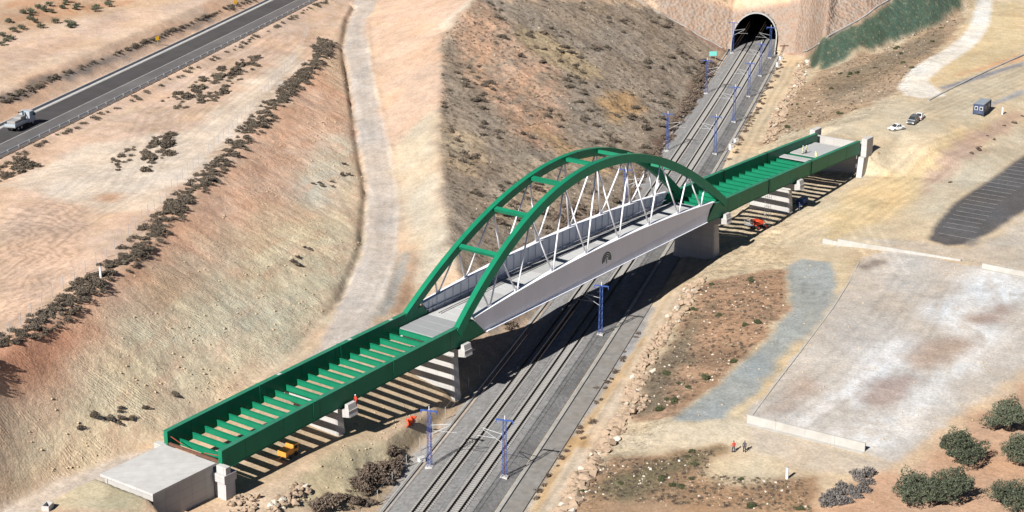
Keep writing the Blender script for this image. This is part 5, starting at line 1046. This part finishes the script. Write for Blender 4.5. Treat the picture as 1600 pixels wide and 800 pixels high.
# olive trees
M['bark'] = mat('olive_bark', (.13,.105,.08), .9, .25, 4, bump=.5, bscale=6)
def olive(loc, r, seed, label, group, nleaf=9000, leaf=.135):
    t = empty('olive_tree', loc); tag(t, label, 'tree', group); rnd = random.Random(seed); tr = MB(); h = r*.62
    tops = []
    tr.tube((0,0,-.3),(.1,.05,h*.55),.32*r/3,.24*r/3,k=8)
    for i in range(6):
        a = i*1.05+rnd.uniform(-.3,.3); q = Vector((.1,.05,h*.5)); p1 = Vector((math.cos(a)*r*rnd.uniform(.36,.6), math.sin(a)*r*rnd.uniform(.36,.6), h*rnd.uniform(.7,1.35))); tr.tube(q, p1, .17*r/3, .07*r/3, k=6); tops.append(p1)
    tr.build('trunk', M['bark'], t); Vs, Fs, o_ = [], [], 0
    tops.append(Vector((0,0,h*1.35)))
    for i, p1 in enumerate(tops):
        V, F = clump(seed*13+i, nleaf//7, r*rnd.uniform(.46,.62), r*rnd.uniform(.42,.56), leaf); Vs.append(V+np.array(p1)*np.array([1.12,1.12,.95])-np.array([0,0,r*.26])); Fs.append(F+o_); o_ += len(V)
    link('crown', np_mesh('crown', np.concatenate(Vs), np.concatenate(Fs)), LM['olive'], t); return t
names = ('olive tree with round crown at the sandy edge of the yard','broad olive tree in the middle of the red earth grove','olive tree beside the grey thicket','olive tree touching the one by the grey thicket','olive tree on red earth behind the sandy-edge olive','olive tree at the lower corner of the red grove','half-seen olive tree low in the red grove')
for i, (s, n, z) in enumerate(SPOTS['olive'][:6]): olive(gpos(s, n), (4.2,4.3,4.1,4.0,4.2,4.4)[i], 5+i, names[i], None)
for i, (s, n) in enumerate(in_patch('orch', 34)):
    o = olive(gpos(s, n), random.uniform(.8,1.35), 40+i, 'small young orchard tree on the terrace beyond the motorway bank', 'young orchard trees', 500, .12)
# ---------------------------------------------------------------- people
M['skin'] = mat('skin', (.36,.20,.13), .6, .05, 3); M['hivis'] = mat('hi_vis_yellow', (.60,.60,.32), .7, .08, 3); M['jeans'] = mat('dark_trousers', (.05,.06,.09), .85, .15, 3); M['helmet'] = mat('white_helmet', (.75,.75,.72), .35, .03, 3); M['redc'] = mat('red_jacket', (.60,.06,.035), .75, .1, 3); M['darkc'] = mat('dark_jacket', (.06,.06,.07), .8, .1, 3); M['boot'] = M['chassis']; M['bluec'] = mat('blue_overalls', (.06,.13,.36), .8, .1, 3)
def person(loc, rz, top, legs, hat, label, bend=0., h=1.76, armf=0.):
    """one continuous body grown over a skeleton; clothes and helmet are its children"""
    t = empty('person', loc, rz); tag(t, label, 'person'); k = h/1.76
    hip = Vector((0,0,.93)); ch = Vector((.32*bend,0,.93+.45*math.cos(bend*.9))); nk = ch+Vector((.12*bend,0,.13)); hd = nk+Vector((.10*bend+.02,0,.16))
    J = [hip, ch, nk, hd, Vector((0,.1,.9)), Vector((.06,.13,.50)), Vector((0,.14,.09)), Vector((.14,.15,.03)), Vector((0,-.1,.9)), Vector((-.06,-.13,.50)), Vector((-.12,-.14,.09)), Vector((.03,-.15,.03)),
         ch+Vector((0,.19,.03)), ch+Vector((.05+.1*armf,.27,-.25)), ch+Vector((.18+.3*armf,.24,-.42+.3*armf)), ch+Vector((.24+.36*armf,.24,-.50+.36*armf)), ch+Vector((0,-.19,.03)), ch+Vector((.03,-.27,-.26)), ch+Vector((.12,-.26,-.50)), ch+Vector((.16,-.25,-.59))]
    E_ = [(0,1),(1,2),(2,3),(0,4),(4,5),(5,6),(6,7),(0,8),(8,9),(9,10),(10,11),(1,12),(12,13),(13,14),(14,15),(1,16),(16,17),(17,18),(18,19)]
    rad = [.135,.16,.06,.10,.10,.07,.05,.045,.10,.07,.05,.045,.075,.05,.04,.045,.075,.05,.04,.045]
    me = bpy.data.meshes.new('body'); me.from_pydata([tuple(v*k) for v in J], E_, []); o = link('body', me, None, t)
    for m_ in (top,): me.materials.append(m_)
    bm = bmesh.new(); bm.from_mesh(me); ly = bm.verts.layers.skin.verify()
    for v, r in zip(bm.verts, rad): v[ly].radius = (r*k, r*k); v[ly].use_root = v.index == 0
    bm.to_mesh(me); bm.free(); o.modifiers.new('skin','SKIN'); sd = o.modifiers.new('sub','SUBSURF'); sd.levels = 1; sd.render_levels = 1
    # trousers follow the legs, face and hands show skin
    for a, b_, c, r in ((4,5,6,1.16),(8,9,10,1.16)):
        MB().tube(J[a]*k+Vector((0,0,.04)), J[b_]*k, .118*k, .088*k, k=8).tube(J[b_]*k, J[c]*k, .088*k, .07*k, k=8).build('trouser_leg', legs, t, smooth=True)
    for a, b_ in ((6,7),(10,11)): MB().beam(J[a]*k+Vector((-.08,0,-.03)), J[b_]*k+Vector((.06,0,0)), .1, .11).build('boot', M['boot'], t)
    q = hd*k; rr = []
    for i in range(6):
        ph = -math.pi/2+math.pi*(i+.5)/6; rr.append([(q.x+math.cos(ph)*.098*math.cos(a), q.y+math.cos(ph)*.085*math.sin(a), q.z+.125*math.sin(ph)) for a in [2*math.pi*j/10 for j in range(10)]])
    hh = MB().loft(rr).build('head', M['skin'], t, smooth=True); MB().add([(q.x+.095,q.y-.014,q.z-.03),(q.x+.095,q.y+.014,q.z-.03),(q.x+.128,q.y,q.z-.03),(q.x+.09,q.y,q.z+.02)],[(0,1,2),(0,2,3),(2,1,3),(0,3,1)]).build('nose', M['skin'], hh)
    hr = []
    for i in range(4):
        ph = math.pi/2*i/4; hr.append([(q.x+math.cos(ph)*.125*math.cos(a)-.01, q.y+math.cos(ph)*.11*math.sin(a), q.z+.03+.13*math.sin(ph)) for a in [2*math.pi*j/10 for j in range(10)]])
    MB().loft(hr).build('helmet' if hat is M['helmet'] else 'hair', hat, t, smooth=True)
    for a in (15,19):
        b0 = J[a]*k; hm = MB(); hm.beam(b0+Vector((-.02,0,.05)), b0+Vector((.04,0,-.03)), .075, .035)
        for f_ in range(4): hm.tube(b0+Vector((.03,-.03+.02*f_,-.02)), b0+Vector((.085-.008*abs(f_-1.5),-.03+.02*f_,-.075+.01*f_)), .009, .007, k=5)
        hm.tube(b0+Vector((.01,.04,.01)), b0+Vector((.06,.05,-.02)), .01, .008, k=5); hm.build('hand', M['skin'], t)
    return t
dz = lambda x: ZT(x)-1.75
person((90.8,1.9,dz(90.8)), 2.2, M['hivis'], M['hivis'], M['helmet'], 'worker in pale yellow hi-vis overalls standing on the far deck panels', armf=.4)
person((91.6,1.5,dz(91.6)), -1.4, M['hivis'], M['jeans'], M['helmet'], 'worker in yellow vest and dark trousers facing the overall-clad worker on the deck')
person((88.9,-2.2,ZT(88.9)-1.97), .6, M['hivis'], M['hivis'], M['helmet'], 'worker in pale yellow bending over the open gap in the deck', bend=.9, armf=.6)
person(gxy(-40.2,-54.0), 1.0, M['redc'], M['darkc'], M['darkc'], 'person in a red jacket standing by the yard wall')
person(gxy(-39.3,-55.3), 3.6, M['darkc'], M['darkc'], M['darkc'], 'person in dark clothes standing beside the one in the red jacket')
person((-68.2,-6.4,8.57), 2.9, M['redc'], M['redc'], M['helmet'], 'worker in red overalls on the cap of the low pier', bend=.2)
person((75.3,-5.6,gxy(75.3,-5.6).z), 2.9, M['bluec'], M['bluec'], M['helmet'], 'worker in blue overalls in the shade of the far pier')
person((-66.6,2.4,gxy(-66.6,2.4).z), 1.2, M['bluec'], M['jeans'], M['helmet'], 'worker in blue with white helmet below the open beams', bend=.3)
